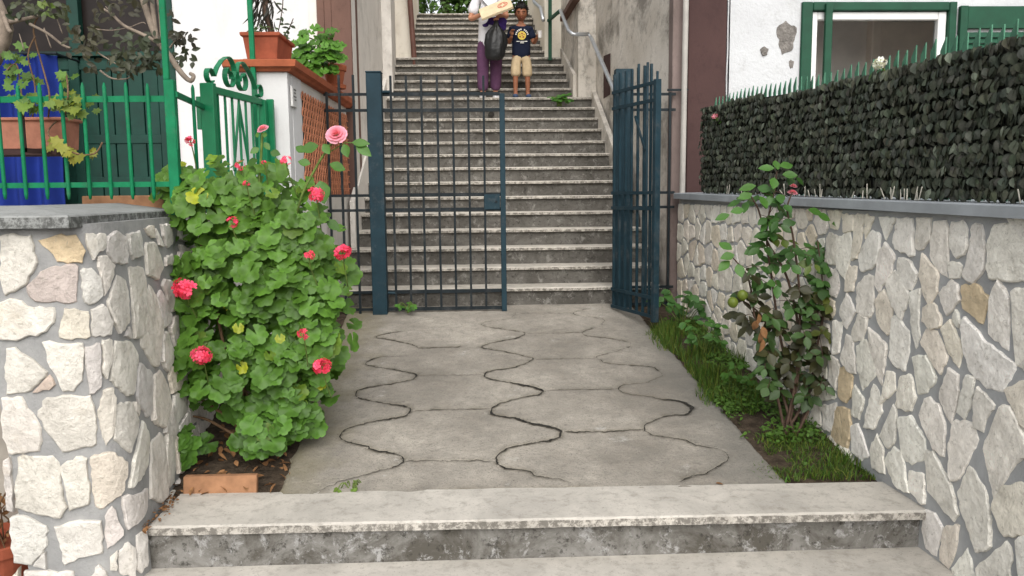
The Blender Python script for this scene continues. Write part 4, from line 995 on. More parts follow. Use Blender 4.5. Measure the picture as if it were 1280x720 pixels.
mb = MB(); mb.box(gx(768, 7.28), gx(789, 7.28), 7.225, 7.34, .42, aY(778, 87, 7.28).z); mb.build('x', M['gate_blue']).name = 'gate_post'
tag(bpy.data.objects[[o.name for o in bpy.data.objects if o.name.startswith('gate_post')][-1]], 'square blue-grey steel post behind the open gate leaf', 'post', kind='thing')
fp = thing('side_railing', 'narrow fixed barred panel between the open gate leaf and the drainpipe', 'fence', (1.6, 7.29, .45))
for z in Zr: mb = MB(); mb.box(gx(789, 7.28)+.004, 1.785, 7.284, 7.296, z-.012, z+.012); mb.build('rail', M['gate_dark'], fp)
for px, top in ((797, 80), (808, 78), (820, 89)):
    x = gx(px, 7.28); mb = MB(); mb.bar((x, 7.2755, .45), (x, 7.2755, aY(px, top, 7.28).z), .020); mb.build('bar', M['gate_blue'], fp)
x = gx(836, 7.28); mb = MB(); mb.bar((x, 7.2755, .40), (x, 7.2755, Zr[0]+.015), .020); mb.build('bar', M['gate_dark'], fp)

# ================================================================== HEDGE SCREEN + PICKETS
def hz(y): return 2.095 + (y-3.1)*.027 + .012*math.sin(y*2.3) - (.05*max(0, (y-6.9)/.3) if y > 6.9 else 0)
hx = lambda y: PR(y, 0).x + .055
pf = thing('fence', 'green picket fence with slanted tips standing behind the dark artificial hedge', 'fence', (2.1, 5, 1.45))
for dz in (.08, .50):
    mb = MB(); mb.bar((hx(2.0)+.07, 2.0, cap_z(2)+dz), (hx(6.74)+.07, 6.74, cap_z(6.74)+dz), .012, .035); mb.build('rail', M['green_spike'], pf)
y = 2.25
while y < 6.72:
    x = hx(y)+.052; t = hz(y)+.055+rnd(-.008, .012); w = .021; mb = MB()
    mb.prism([(x, y-w, cap_z(y)+.005), (x, y+w, cap_z(y)+.005), (x, y+w, t-.035), (x, y-w, t+.02)], (.006, 0, 0)); mb.build('picket', M['green_spike'], pf); y += .0755
he = thing('artificial_hedge', 'dark green artificial leaf hedge screen along the top of the right wall', 'hedge', (2.0, 5, 1.47))
mb = MB(); ys = frange(2.0, 6.77, 40); R = [[mb.vert((hx(y)+a, y, cap_z(y)+.012+rnd(0, .01) if b == 0 else hz(y)-.02)) for a, b in ((0, 0), (0, 1), (.02, 1), (.02, 0))] for y in ys]
for i in range(len(R)-1):
    for j in range(4): k = (j+1) % 4; mb.face(R[i][j], R[i+1][j], R[i+1][k], R[i][k])
mb.build('backing', M['hedge_back'], he)
mb = MB(); rowi = 0; rowh = .050
while rowi < 15:
    y = 2.0
    while y < 6.78:
        zz = cap_z(y)+.055+rowi*rowh+.010*noise.noise(V((y*3, rowi*.4, 0)))
        if zz < hz(y)+.012:
            bunch = .8+.5*noise.noise(V((y*9, rowi*3.1, 2)))
            for k in range(4):
                g = rnd(.7, 1.15)*bunch; tint = (g*rnd(.95, 1.12), g*rnd(.95, 1.08), g*rnd(.85, 1.05))
                if rnd(0, 1) < .03: tint = (1.9, 1.9, 1.8)
                sd = random.choice((-1, 1))
                oval_leaf(mb, (hx(y)-.010-.008*k, y+rnd(-.02, .02), zz+rnd(-.010, .009)), (-1, rnd(-.5, .5), .55+rnd(-.3, .3)), (-.28-rnd(0, .3), sd*rnd(.1, 1.0), -rnd(.6, 1.1)), rnd(.036, .056), rnd(.030, .046), tint, rnd(-.5, .6), rnd(.3, .7))
        y += .031
    rowi += 1
mb.build('leaves', M['hedge_leaf'], he, fix=False)
mb = MB()
for i in range(26):
    mb = MB(); y = rnd(2.6, 4.9) if i < 20 else rnd(5, 6.8); x = hx(y)-.05; mb.tube([(x+rnd(-.01, .01), y, cap_z(y)+.004), (x+rnd(-.015, .01), y+rnd(-.02, .02), cap_z(y)+rnd(.035, .085))], .0028, 5); mb.build('reed', M['reed'], he)
# ================================================================== PLANTS
def along_pts(pts, t):
    L = [(pts[i+1]-pts[i]).length for i in range(len(pts)-1)]; T = sum(L)*t
    for i, l in enumerate(L):
        if T <= l: return pts[i].lerp(pts[i+1], T/l), (pts[i+1]-pts[i]).normalized()
        T -= l
    return pts[-1], (pts[-1]-pts[-2]).normalized()
def smooth_pts(pts, k=4):
    out = []
    for i in range(len(pts)-1):
        p0, p1, p2, p3 = pts[max(i-1, 0)], pts[i], pts[i+1], pts[min(i+2, len(pts)-1)]
        for j in range(k):
            t = j/k; out.append(.5*((2*p1) + (p2-p0)*t + (2*p0-5*p1+4*p2-p3)*t*t + (3*p1-p0-3*p2+p3)*t**3))
    return out + [pts[-1]]
# ---- big geranium
random.seed(21)
GY = 4.62; gb = aP(292, 578); gb = V((-1.28, 4.55, path_z(4.55)))
ge = thing('geranium', 'large bushy geranium with coral red flower heads against the left stone wall', 'plant', gb)
blobs = [(288,252,82,56,125,0), (372,300,54,72,95,-.05), (322,345,108,76,170,-.05), (240,370,42,82,90,0), (396,395,50,82,120,-.08), (300,445,92,66,140,-.08), (356,500,50,50,66,-.1), (330,540,36,34,24,-.3), (236,560,20,26,26,-.36), (378,520,26,34,26,-.15), (400,470,22,30,20,-.1), (226,228,24,24,26,0)]
mb = MB()
for bx, by, rx, ry, n, dy in blobs:
    c = aY(bx, by, GY+dy); s = GY/F*1.0; ax, az = rx*s, ry*s; ay = min(.36, (ax+az)/2*.95)
    for i in range(int(n*1.35)):
        d = V((rnd(-1, 1), rnd(-1, .55), rnd(-1, 1)))
        if d.length > 1 or d.length < .15: d = V((rnd(-.7, .7), -.8, rnd(-.6, .6)))
        d.normalize(); k = rnd(.78, 1.07) if rnd(0, 1) < .75 else rnd(.45, .8)
        p = c + V((d.x*ax, d.y*ay, d.z*az))*k
        if p.z < path_z(p.y)+.06: continue
        r = rnd(.030, .066) * (1 if k > .75 else .85)
        nrm = V((d.x*.6+rnd(-.55, .55), d.y*.5-.75+rnd(-.4, .4), d.z*.3+.62+rnd(-.5, .5)))
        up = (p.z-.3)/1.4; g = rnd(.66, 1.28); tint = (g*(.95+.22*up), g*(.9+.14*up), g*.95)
        u = rnd(0, 1)
        if u < .006: tint = (4.2, 1.9, 1.0)
        elif u < .05: tint = (1.6*g, 1.1*g, .9)
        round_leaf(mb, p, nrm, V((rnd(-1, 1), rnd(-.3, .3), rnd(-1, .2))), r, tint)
for u, v in ((298,410),(350,423),(205,405)): p = aY(u, v, GY-.42); round_leaf(mb, p, (rnd(-.6, .6), -1, .5), (rnd(-.5, .5), 0, -1), rnd(.022, .030), (3.6, 1.7, 1.1))
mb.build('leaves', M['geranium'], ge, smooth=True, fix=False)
mb = MB()
for tx, ty in ((240,520),(232,480),(262,470),(285,440),(310,400),(330,470),(355,440),(372,380),(340,330),(280,330),(250,300),(392,430),(330,520),(275,540)):
    e = aY(tx, ty, GY+rnd(-.15, .05)); b = gb+V((rnd(-.2, .22), rnd(-.15, .15), -.03)); m1 = b.lerp(e, .4)+V((rnd(-.08, .08), rnd(-.1, .05), .02)); m2 = b.lerp(e, .75)+V((rnd(-.05, .05), rnd(-.08, .03), .03))
    mb.tube(smooth_pts([b, m1, m2, e]), [.012-.0005*i for i in range(13)], 7)
mb.build('stems', M['stem'], ge, smooth=True)
for u, v, r, dy in ((231,361,14.5,-.42),(252,444,13,-.46),(403,458,11.5,-.5),(428,315,11.5,-.32),(395,243,10.5,-.3),(290,278,9,-.4),(301,207,8,-.25),(358,201,8.5,-.2),(379,417,8.5,-.5),(308,229,5,-.35),(386,320,8,-.42),(238,176,8,-.12),(330,203,4,-.2)):
    p = aY(u, v, GY+dy); mb = MB(); petal_ball(mb, p, r*.0045*(.93 if r > 9 else .85), 30 if r > 9 else 13, ((1, 1, 1), (1.12, 1.5, 1.4), (.92, .8, .75)))
    fh = mb.build('flower_head', M['petal_red'], ge, fix=False); mb = MB(); q = p+V((rnd(-.03, .03), .12, -.2)); mb.tube(smooth_pts([p, p+V((0, .04, -.07)), q]), .0035, 6); mb.build('stalk', M['stem_green'], fh, smooth=True)
# ---- pink climbing rose growing through it
rb = thing('rose_bush', 'pink garden rose with one full bloom rising above the geranium', 'plant', V((-1.05, 4.9, path_z(4.9))))
mb = MB(); lv = MB(); YRs = 4.5
st1 = smooth_pts([V((-1.08, 4.9, .1)), aY(350, 380, 4.72), aY(372, 262, YRs), aY(392, 215, YRs), aY(410, 185, YRs), aY(419, 172, YRs)]); mb.tube(st1, .007, 7)
st2 = smooth_pts([V((-1.1, 4.88, .1)), aY(318, 380, 4.7), aY(322, 260, YRs), aY(326, 200, YRs), aY(328, 166, YRs)]); mb.tube(st2, .007, 7)
for u, v, dx, dz, ln, wd in ((398,182,-1,-.15,.10,.07),(404,180,.6,-.9,.07,.05),(400,226,.2,-1,.13,.10),(412,205,.9,-.15,.09,.06),(430,180,.35,-1,.08,.055),(440,178,1,-.2,.10,.05),(445,180,.9,-.75,.11,.06),(388,205,-1,.3,.07,.05),(382,190,-.7,.6,.07,.05),(330,178,.6,-.8,.05,.035),(324,185,-.6,-.4,.055,.04),(338,190,1,-.3,.06,.045),(322,200,-.9,-.2,.07,.05),(336,205,.6,-.7,.06,.045),(330,172,.3,1,.04,.025),(322,172,-.3,1,.04,.025),(385,265,.8,-.6,.09,.06),(378,285,-.5,-.8,.1,.07),(395,285,.3,-1,.10,.07),(408,275,.8,-.6,.09,.06)):
    p = aY(u, v, YRs-.03); g = rnd(.9, 1.35); oval_leaf(lv, p, (rnd(-.4, .4), -1, .45), (dx, rnd(-.2, .1), dz), ln, wd, (g*1.05, g*1.12, g*.8), .25, .2)
mb.tube([aY(412, 190, YRs), aY(432, 178, YRs), aY(445, 179, YRs)], .003, 5)
mb.build('stem', M['stem_green'], rb, smooth=True); lv.build('leaves', M['rose_leaf'], rb, smooth=True, fix=False)
mb = MB(); rose_head(mb, aY(420, 167, YRs-.02), .060, (-.05, -.85, .5)); mb.build('bloom', M['petal_pink'], rb, smooth=True, fix=False)
mb = MB(); rose_head(mb, aY(328, 160, YRs), .034, (-.3, -.5, .8)); mb.build('bud', M['petal_pink'], rb, smooth=True, fix=False)
# ---- leggy rose on the right
random.seed(5)
rr = V((1.80, 4.5, path_z(4.5)))
ro = thing('rose_bush', 'leggy rose with reddish lower leaves against the right stone wall', 'plant', rr)
SY = 4.55
stems = [[(1000,565),(990,500),(975,420),(965,350),(958,290),(968,240),(971,214)], [(1005,565),(1015,480),(1020,400),(1035,330),(1048,295),(1051,268)], [(998,565),(995,470),(1000,380),(992,300),(984,262),(991,240)],
 [(1000,562),(968,480),(946,410),(936,350),(916,322)], [(1005,562),(1000,440),(985,350),(958,300),(948,262),(932,235)], [(1006,565),(1030,470),(1040,420),(1046,362)], [(998,565),(975,480),(962,420),(950,392),(922,372)], [(1002,565),(1010,500),(1022,430),(1030,380),(1022,300)]]
mb = MB(); lv = MB()
for si, s in enumerate(stems):
    dy = rnd(-.12, .10); pts = [rr+V(((si-4)*.018, rnd(-.04, .04), -.03))] + [aY(u, v, SY+dy*(i+1)/len(s)) for i, (u, v) in enumerate(s[1:])]
    sp = smooth_pts(pts); mb.tube(sp, [.0095-.006*i/len(sp) for i in range(len(sp))], 7)
    n = int(17)
    for k in range(n):
        t = .26 + .74*(k+rnd(0, .6))/n; p, tn = along_pts(sp, min(.995, t)); ht = p.z
        dirn = V((rnd(-1, 1), rnd(-1, .3), rnd(-.25, .5))).normalized(); L = rnd(.07, .15); tip = p+dirn*L+V((0, 0, -.02))
        mb.tube([p, p.lerp(tip, .5)+V((0, 0, .012)), tip], .0018, 4)
        low = max(0, min(1, (1.12-ht)/.45)); g = rnd(.6, 1.2)
        if rnd(0, 1) < .7*low: tint = (.75*g, .32*g, .5*g)
        elif rnd(0, 1) < .06 and ht < 1.3: tint = (1.9*g, 1.2*g, .9)
        else: tint = (g*.95, g*(1.05-.25*low), g)
        if si == 5 and t > .75: tint = (2.2*g, 1.15*g, .8)
        for q in range(random.choice((3, 3, 5))):
            f = 1-.3*q; bp = p.lerp(tip, max(.3, 1-.22*q)) if q else tip
            sd = dirn.cross(V((0, 0, 1))).normalized()*(1 if q % 2 else -1)
            dd = dirn if q == 0 else (dirn*.35+sd)
            oval_leaf(lv, bp, (rnd(-.4, .4)+dirn.x*.3, -.75+rnd(-.3, .3), .7+rnd(-.3, .3)), dd+V((0, 0, rnd(-.45, .1))), rnd(.052, .086), rnd(.038, .058), jit(tint, .12), .25, .25)
for u, v, dx, dz in ((968,210,-1,.1),(975,208,.9,.3),(978,218,1,-.3),(968,222,-.3,-.9),(972,212,.2,1),(945,232,-1,.1),(940,242,-1,-.3),(950,245,.2,-1),(930,262,-1,0),(912,268,-1,-.2),(918,318,-1,-.2),(912,326,-.8,-.7),(922,330,.2,-1),(915,312,-.5,.6),(1010,262,1,-.1),(1022,268,1,-.35),(1040,280,1,.1)):
    oval_leaf(lv, aY(u, v, SY-.1), (rnd(-.3, .3), -.8, .65), (dx, rnd(-.3, .1), dz), rnd(.075, .095), rnd(.05, .06), jit((1.25, 1.35, 1.1), .1), .2, .15)
mb.build('stems', M['stem_red'], ro, smooth=True); lv.build('leaves', M['rose_leaf'], ro, smooth=True, fix=False)
mb = MB(); rose_head(mb, aY(991, 240, SY-.02), .030, (.1, -.3, .95)); rose_head(mb, aY(992, 232, SY-.02), .022, (.1, -.3, .95)); mb.build('bud', M['petal_pink'], ro, smooth=True, fix=False)
for u, v in ((928, 369), (916, 378)):
    mb = MB(); mb.tint = (2.6, 1.5, 1.0); mb.ball(aY(u, v, SY-.08), .030, .03, .032, 12, 8, .1); mb.build('rose_hip', M['rose_leaf'], ro, smooth=True)
mb = MB()
for k in range(5): oval_leaf(mb, aY(950+rnd(-4, 4), 392+k*8, SY-.12), (rnd(-.6, .6), -1, rnd(-.2, .4)), (rnd(-.4, .4), rnd(-.2, .2), -1), .07, .04, jit((1.6, 1.15, .9), .2), .5, .5)
mb.build('dry_leaves', M['dry'], ro, smooth=True, fix=False)
# young weeds at the foot of the wall
def weed(u, v, Y, n, size, label, tint=(1, 1.1, 1.2), name='weed', h=.28, spread=.16):
    base = aY(u, v, Y); base.z = min(base.z, 9); t = thing(name, label, 'plant', base); sm = MB(); lv = MB()
    for k in range(n):
        tip = base+V((rnd(-spread, spread), rnd(-spread, spread*.7), h*rnd(.35, 1.0))); sm.tube(smooth_pts([base+V((rnd(-.03, .03), rnd(-.03, .03), -.02)), base.lerp(tip, .55)+V((0, 0, .04)), tip]), .003, 5)
        for q in range(3):
            dd = V((rnd(-1, 1), rnd(-1, .4), rnd(-.2, .3))); oval_leaf(lv, tip, (rnd(-.4, .4), -.6+rnd(-.3, .3), .9), dd, size*rnd(.75, 1.1), size*.68, jit(tint, .15), .2, .2)
    sm.build('stems', M['stem_green'], t, smooth=True); lv.build('leaves', M['rose_leaf'], t, smooth=True, fix=False)
weed(853, 412, 6.6, 15, .085, 'low leafy weed at the foot of the open gate leaf and stone wall', h=.34, spread=.22)
weed(880, 445, 5.9, 14, .065, 'small leafy sprout between the grass and the wall, left of the leggy rose', (1.1, 1.25, 1.0), h=.30)
weed(925, 490, 5.2, 10, .05, 'low green seedling in the grass just left of the leggy rose stems', (1.3, 1.4, .9), h=.22)
p = V((0, 0, 0))
# weed on the stair tread
u = aY(700, 131, NOS[12][0]+.15); weed(699, 131, NOS[12][0]+.14, 20, .07, 'bright green weed tuft growing on a stair near the top of the gate', (1.3, 1.6, 1.0), h=.13, spread=.13)
weed(510, 388, 7.1, 8, .05, 'tiny weed under the bottom rail of the closed gate leaf', (1.3, 1.5, 1.0), h=.07, spread=.08)
weed(439, 614, 4.0, 9, .03, 'tiny yellow-green tuft in the joint at the top of the front step', (2.2, 1.6, .9), h=.03, spread=.06)
# ---- grass strip
random.seed(11); mb = MB()
def blade(mb, b, h, w, lean, tint):
    mb.tint = tint; a = rnd(0, 6.28); s = V((math.cos(a), math.sin(a), 0))*w; l = V((rnd(-1, 1), rnd(-1, 1), 0))*lean
    v = [mb.vert(b-s), mb.vert(b+s), mb.vert(b+s*.7+l*.35+V((0, 0, h*.6))), mb.vert(b-s*.7+l*.35+V((0, 0, h*.6))), mb.vert(b+l+V((0, 0, h)))]
    mb.face(v[0], v[1], v[2], v[3]); mb.face(v[3], v[2], v[4])
for i in range(11500):
    y = 3.96+3.16*rnd(0, 1)**1.1; wx = PR(y, 0).x; t = rnd(-.09, 1) if rnd(0, 1) < .9 else rnd(-.22, .05); x = xr(y)*(1-t)+wx*t
    d = noise.noise(V((x*3, y*2.5, 4)))+.25*noise.noise(V((x*11, y*11, 1)))
    if d < .05-(.3 if y < 4.6 else 0): continue
    hh = rnd(.025, .085)*(1+.9*max(0, d))*(1.35 if 4.9 < y < 6.6 else .6)
    if t < 0: hh *= .6
    g = rnd(.7, 1.7); tint = (g*rnd(.85, 1.45), g*rnd(.95, 1.15), g*.9)
    if rnd(0, 1) < .17: tint = (2.4*g, 1.45*g, 1.6*g)
    blade(mb, V((x, y, path_z(y)-.015)), hh, rnd(.0018, .0042), rnd(.01, .06), tint)
for i in range(3200):
    y = 4.02+2.7*rnd(0, 1); t = rnd(-.06, .9); x = xr(y)*(1-t)+PR(y, 0).x*t
    if noise.noise(V((x*3+4, y*2.5, 9))) < -.05: continue
    g = rnd(.8, 1.5); oval_leaf(mb, V((x, y, path_z(y)+rnd(.0, .07))), (rnd(-.6, .6), rnd(-.9, .1), 1), (rnd(-1, 1), rnd(-1, 1), rnd(-.1, .4)), rnd(.015, .04), rnd(.010, .026), (g*1.15, g*1.2, g), .2, .2)
tag(mb.build('grass', M['grass'], fix=False), 'green grass and ground weeds along the right wall', 'grass', kind='stuff')
# ---- dry leaf litter
mb = MB()
for i in range(110):
    y = rnd(3.97, 4.9); x = rnd(-1.6, xl(y)+.02) if i < 120 else rnd(-1.55, -1.15); oval_leaf(mb, V((x, y, path_z(y)+rnd(.0, .035))), (rnd(-.6, .6), rnd(-.6, .6), 1), (rnd(-1, 1), rnd(-1, 1), rnd(0, .3)), rnd(.03, .07), rnd(.015, .035), jit(random.choice(((1, .9, .8), (.6, .5, .45), (1.3, .95, .7))), .2), .4, .5)
for i in range(90):   # along the left wall foot
    y = rnd(3.5, 4.0); k = Lraw(y-3.37, .02).x; oval_leaf(mb, V((k+rnd(.0, .07)*(1 if y > 3.6 else .5), y, .006+rnd(0, .02))), (rnd(-.6, .6), rnd(-.6, .6), 1), (rnd(-1, 1), rnd(-1, 1), rnd(0, .4)), rnd(.012, .03), rnd(.008, .016), jit(random.choice(((.8, .75, .5), (.5, .55, .3))), .2), .3, .3)
tag(mb.build('leaf_litter', M['dry'], smooth=True, fix=False), 'dry brown leaf litter under the geranium', 'leaves', kind='stuff')
mb = MB(); oval_leaf(mb, aP(895, 604, .012), (0, 0, 1), (1, .2, .15), .05, .03, (1.8, 1.1, .6), .4, .3); tag(mb.build('fallen_leaf', M['dry'], fix=False), 'single orange dry leaf on the path near the front step', 'leaf', kind='thing')
# edging tile
a, b = aZ(228, 611, .03), aZ(320, 609, .03)
mb = MB(); mb.prism([(a.x, a.y, -.01), (b.x, b.y, -.01), (b.x, b.y+.02, .085), (a.x, a.y+.02, .085)], (0, .035, 0))
tag(mb.build('edging_tile', M['tile_edge'], bevel=.003), 'flat clay tile on edge holding the soil below the geranium', 'tile', kind='thing')
# ---- left vine in the trough and the shrub above
random.seed(31)
vi = thing('vine', 'yellow-green trailing vine spilling from the terracotta trough over the fence', 'plant', (-2.9, 4.82, z1_-.03))
mb = MB(); sm = MB()
for u, v, rx, ry, n, tnt in ((28,75,22,26,16,(.75, .95, .9)), (24,112,14,14,8,(.75, .95, .9)), (45,128,26,8,16,(1.1, 1.15, .9)), (78,126,20,12,14,(1.5, 1.25, .9)), (100,132,22,14,14,(.8, .8, .8)), (70,178,10,9,6,(1.9, 1.3, .9)), (98,192,22,8,10,(1.9, 1.2, .9)), (85,95,10,10,5,(.8, 1, .8)), (12,80,10,14,8,(.6, .7, .7))):
    for k in range(n):
        yy = YG-.06+rnd(-.03, .2) if v > 110 else YT+rnd(-.05, .15); p = aY(u+rnd(-rx, rx), v+rnd(-ry, ry), yy)
        lobed_leaf(mb, p, (rnd(-.5, .5), -1, rnd(0, .8)), (rnd(-.8, .8), 0, -1), rnd(.028, .046), jit(tnt, .2))
for pts in ([(60,150),(62,120),(55,90),(42,40),(48,20)], [(40,150),(44,110),(35,70),(44,45)], [(72,150),(60,165),(72,180),(95,192),(118,192),(128,178)], [(80,150),(85,120),(83,92)], [(30,150),(26,110),(20,80),(5,92)]):
    P_ = [aY(pts[0][0], pts[0][1], YT+.05)]+[aY(u, v, YG-.04 if v > 110 else YT) for u, v in pts[1:]]; sm.tube(smooth_pts(P_), .0045, 6)
sm.build('stems', M['stem'], vi, smooth=True); mb.build('leaves', M['vine_leaf'], vi, smooth=True, fix=False)
sh_ = thing('climbing_shrub', 'woody shrub with dark leaves and bare grey branches above the green fence', 'shrub', (-3.05, 4.9, 1.388))
SB = 4.72; br = MB(); lv = MB()
def limb(px, r0, r1, Y=SB): P_ = smooth_pts([aY(u, v, Y+dy) for u, v, dy in px]); br.tube(P_, [r0+(r1-r0)*i/(len(P_)-1) for i in range(len(P_))], 8); return P_
P0 = [V((-3.05, 4.9, 1.36)), V((-3.02, 4.88, 1.9)), aY(4, 50, 4.8), aY(-2, 10, 4.8), aY(-25, -60, 4.8), aY(60, -95, 4.75), aY(150, -70, 4.72), aY(178, -5, SB)]
P0 = smooth_pts(P0); br.tube(P0, [.05-.03*i/(len(P0)-1) for i in range(len(P0))], 9)
limb([(176,-10,0),(186,22,0),(193,42,0),(199,54,0)], .020, .015); limb([(189,-12,0),(192,20,0),(196,46,0),(199,54,0)], .014, .012); limb([(196,-10,.02),(200,20,.02),(202,52,0)], .010, .008)
limb([(199,54,0),(212,70,-.02),(222,85,-.05),(232,97,-.1),(239,101,-.12),(242,95,-.12),(238,92,-.1)], .018, .010)
limb([(199,54,0),(180,44,0),(155,32,0),(140,18,0),(125,9,0)], .012, .006); limb([(12,28,.05),(25,25,0),(48,20,0)], .016, .008); limb([(3,15,.05),(10,35,0),(14,40,-.02)], .014, .010); limb([(140,18,0),(132,8,0)], .004, .002)
limb([(37,30,0),(60,42,0),(78,56,0),(88,60,0)], .008, .006); limb([(110,35,0),(140,38,0),(165,33,0)], .004, .002); limb([(122,66,0),(132,72,0),(145,80,0)], .005, .003); limb([(125,88,0),(140,98,0),(160,98,0),(165,90,0)], .006, .003); limb([(70,20,0),(78,42,0)], .004, .003); limb([(55,35,0),(64,60,0)], .004, .003); limb([(208,85,0),(207,95,-.1),(212,108,-.1)], .006, .003)
limb([(165,33,0),(178,28,0),(182,30,0)], .003, .002); limb([(212,60,0),(220,50,0),(232,46,0)], .005, .003); limb([(30,62,0),(24,42,0)], .004, .002)
for u, v, rx, ry, n, tnt in ((52,10,34,12,46,(.95, 1.0, .8)),(60,8,14,9,10,(2.2, 2.9, 1.2)),(105,48,22,18,42,(1.0, .85, .8)),(112,58,12,9,14,(1.25, 1.05, .9)),(165,58,30,20,80,(.9, 1, .95)),(150,75,14,12,24,(1, .95, .85)),(190,72,22,16,46,(.9, .95, .9)),(165,85,18,8,22,(.9, .85, .8)),(136,12,22,14,26,(.8, .65, .6)),(222,48,10,7,16,(.8, .65, .65)),(230,46,13,8,16,(.7, .55, .6)),(232,68,10,12,18,(.95, 1, .9)),(112,82,8,6,8,(.8, .7, .6)),(20,14,14,10,12,(.7, .9, .7)),(180,10,20,14,14,(.8, .65, .6)),(205,30,10,20,10,(.8, .65, .6))):
    for k in range(n):
        p = aY(u+rnd(-rx, rx), v+rnd(-ry, ry), SB+rnd(-.14, .14)); oval_leaf(lv, p, (rnd(-.7, .7), -1, rnd(-.2, .9)), (rnd(-1, 1), rnd(-.4, .4), rnd(-1, .35)), rnd(.034, .058), rnd(.020, .032), jit(tnt, .25), .35, .3)
br.build('branches', M['bark'], sh_, smooth=True); lv.build('leaves', M['dark_leaf'], sh_, smooth=True, fix=False)
# ---- planter + plant on the pier
yq = YP+.10; a = aY(305, 60, yq); b = aY(347, 60, yq)
ztt = aY(330, 41, yq).z; tl = trough('planter', a.x+.02, b.x-.01, yq, yq+.42, zt0+.098, ztt, M['terracotta_dark'], 'square terracotta planter box on the white pier', .025, .03)
mb = MB()
def rectring(e, z): return [mb.vert(q) for q in ((a.x+.02-e, yq-e, z), (b.x-.01+e, yq-e, z), (b.x-.01+e, yq+.42+e, z), (a.x+.02-e, yq+.42+e, z))]
R = [rectring(-.01, zt0+.0815), rectring(.0, zt0+.0815), rectring(.025, zt0+.105), rectring(.017, zt0+.108), rectring(.004, zt0+.094)]
for i in range(4):
    for j in range(4): k = (j+1) % 4; mb.face(R[i][j], R[i][k], R[i+1][k], R[i+1][j])
mb.face(*R[0]); mb.face(*R[-1]); mb.build('saucer', M['terracotta_dark'], tl)
dpz = thing('succulent', 'withered dark drooping shrub with small green shoots in the planter box', 'plant', ((a.x+b.x)/2, yq+.2, ztt-.03))
c0 = V(((a.x+b.x)/2, yq+.2, ztt-.035)); sm = MB(); lv = MB(); random.seed(3)
tr0 = smooth_pts([c0, c0+V((.03, 0, .10)), c0+V((.0, -.02, .25)), c0+V((.03, 0, .55))]); sm.tube(tr0, [.03, .028, .026, .026, .025, .025, .025, .024, .022, .02, .02, .02, .02], 8)
for k in range(80):
    p = c0+V((rnd(-.10, .06), rnd(-.1, .1), rnd(.16, .42))); oval_leaf(lv, p, (rnd(-1, 1), rnd(-1, 1), .2), (rnd(-1, .6), rnd(-.6, .6), -1), rnd(.07, .14), rnd(.012, .022), jit((.42, .34, .36), .3), .3, .5)
for k in range(40):
    p = c0+V((rnd(-.12, .14), rnd(-.15, .15), rnd(.0, .10))); oval_leaf(lv, p, (rnd(-1, 1), -.6, .7), (rnd(-1, 1), rnd(-1, 1), rnd(.2, 1)), rnd(.03, .06), rnd(.02, .035), jit((1.2, 1.7, .9), .3))
for pts in ([(0.06, 0, 0), (.10, 0, .14), (.13, 0, .32), (.11, 0, .45)], [(.05, .1, 0), (.14, .1, .12), (.18, .1, .2)], [(.06, 0, .4), (.2, .05, .46), (.3, .05, .40)], [(-.1, .05, 0), (-.13, .05, .08), (-.11, .05, .12)]):
    P_ = smooth_pts([c0+V(q) for q in pts]); sm.tube(P_, .004, 5)
    for k in range(9): p, tn = along_pts(P_, rnd(.3, 1)); oval_leaf(lv, p, (rnd(-1, 1), -.6, .7), (rnd(-1, 1), rnd(-.5, .5), rnd(-.8, .3)), rnd(.035, .06), rnd(.025, .04), jit((.9, 1.1, .9), .3))
sm.build('stems', M['stem_red'], dpz, smooth=True); lv.build('leaves', M['dark_leaf'], dpz, smooth=True, fix=False)
# round pot + geranium
yk = 7.55; pc = aY(420, 108, yk); pz = ztop(yk)+.081; rp = 13.2*yk/F; hp = aY(420, 82, yk).z-pz
mb = MB(); mb.lathe([(rp*.55, 0), (rp*1.0, 0), (rp*1.04, .03), (rp*.95, .034), (rp*.74, .012), (rp*.72, .036), (rp*.95, hp-.05), (rp*1.08, hp-.05), (rp*1.12, hp-.01), (rp*1.08, hp), (rp*.95, hp), (rp*.9, hp-.03), (.01, hp-.035)], (pc.x-.01, yk, pz), 26)
tag(mb.build('flower_pot', M['terracotta'], smooth=False), 'round orange terracotta pot with saucer near the end of the coping', 'pot', kind='thing')
pg = thing('geranium', 'fresh green potted geranium without flowers on the terracotta coping', 'plant', (pc.x-.01, yk, pz+hp-.03)); sm = MB(); lv = MB(); random.seed(8)
for u, v, rx, ry, n in ((393,70,27,21,80),(383,84,17,14,36),(414,64,14,12,30),(372,68,8,10,8),(383,42,6,4,4),(398,42,6,8,8),(415,40,4,5,4)):
    for k in range(n):
        d = V((rnd(-1, 1), rnd(-1, 1), rnd(-1, 1))); p = aY(u, v, 7.25)+V((d.x*rx, d.y*16, d.z*ry))*.0072; g = rnd(.75, 1.3); round_leaf(lv, p, (d.x*.5+rnd(-.3, .3), -.7+d.y*.3, .7+rnd(-.3, .3)), (rnd(-.5, .5), 0, -1), rnd(.03, .055), (g*1.05, g*1.05, g))
base = V((pc.x-.01, yk, pz+hp-.04))
for u, v in ((383,46),(398,46),(415,44),(380,82),(393,70),(408,60),(375,70)):
    e = aY(u, v, 7.25); sm.tube(smooth_pts([base, base.lerp(e, .5)+V((0, 0, .08)), e]), .006, 5)
sm.build('stems', M['stem_green'], pg, smooth=True); lv.build('leaves', M['geranium'], pg, smooth=True, fix=False)
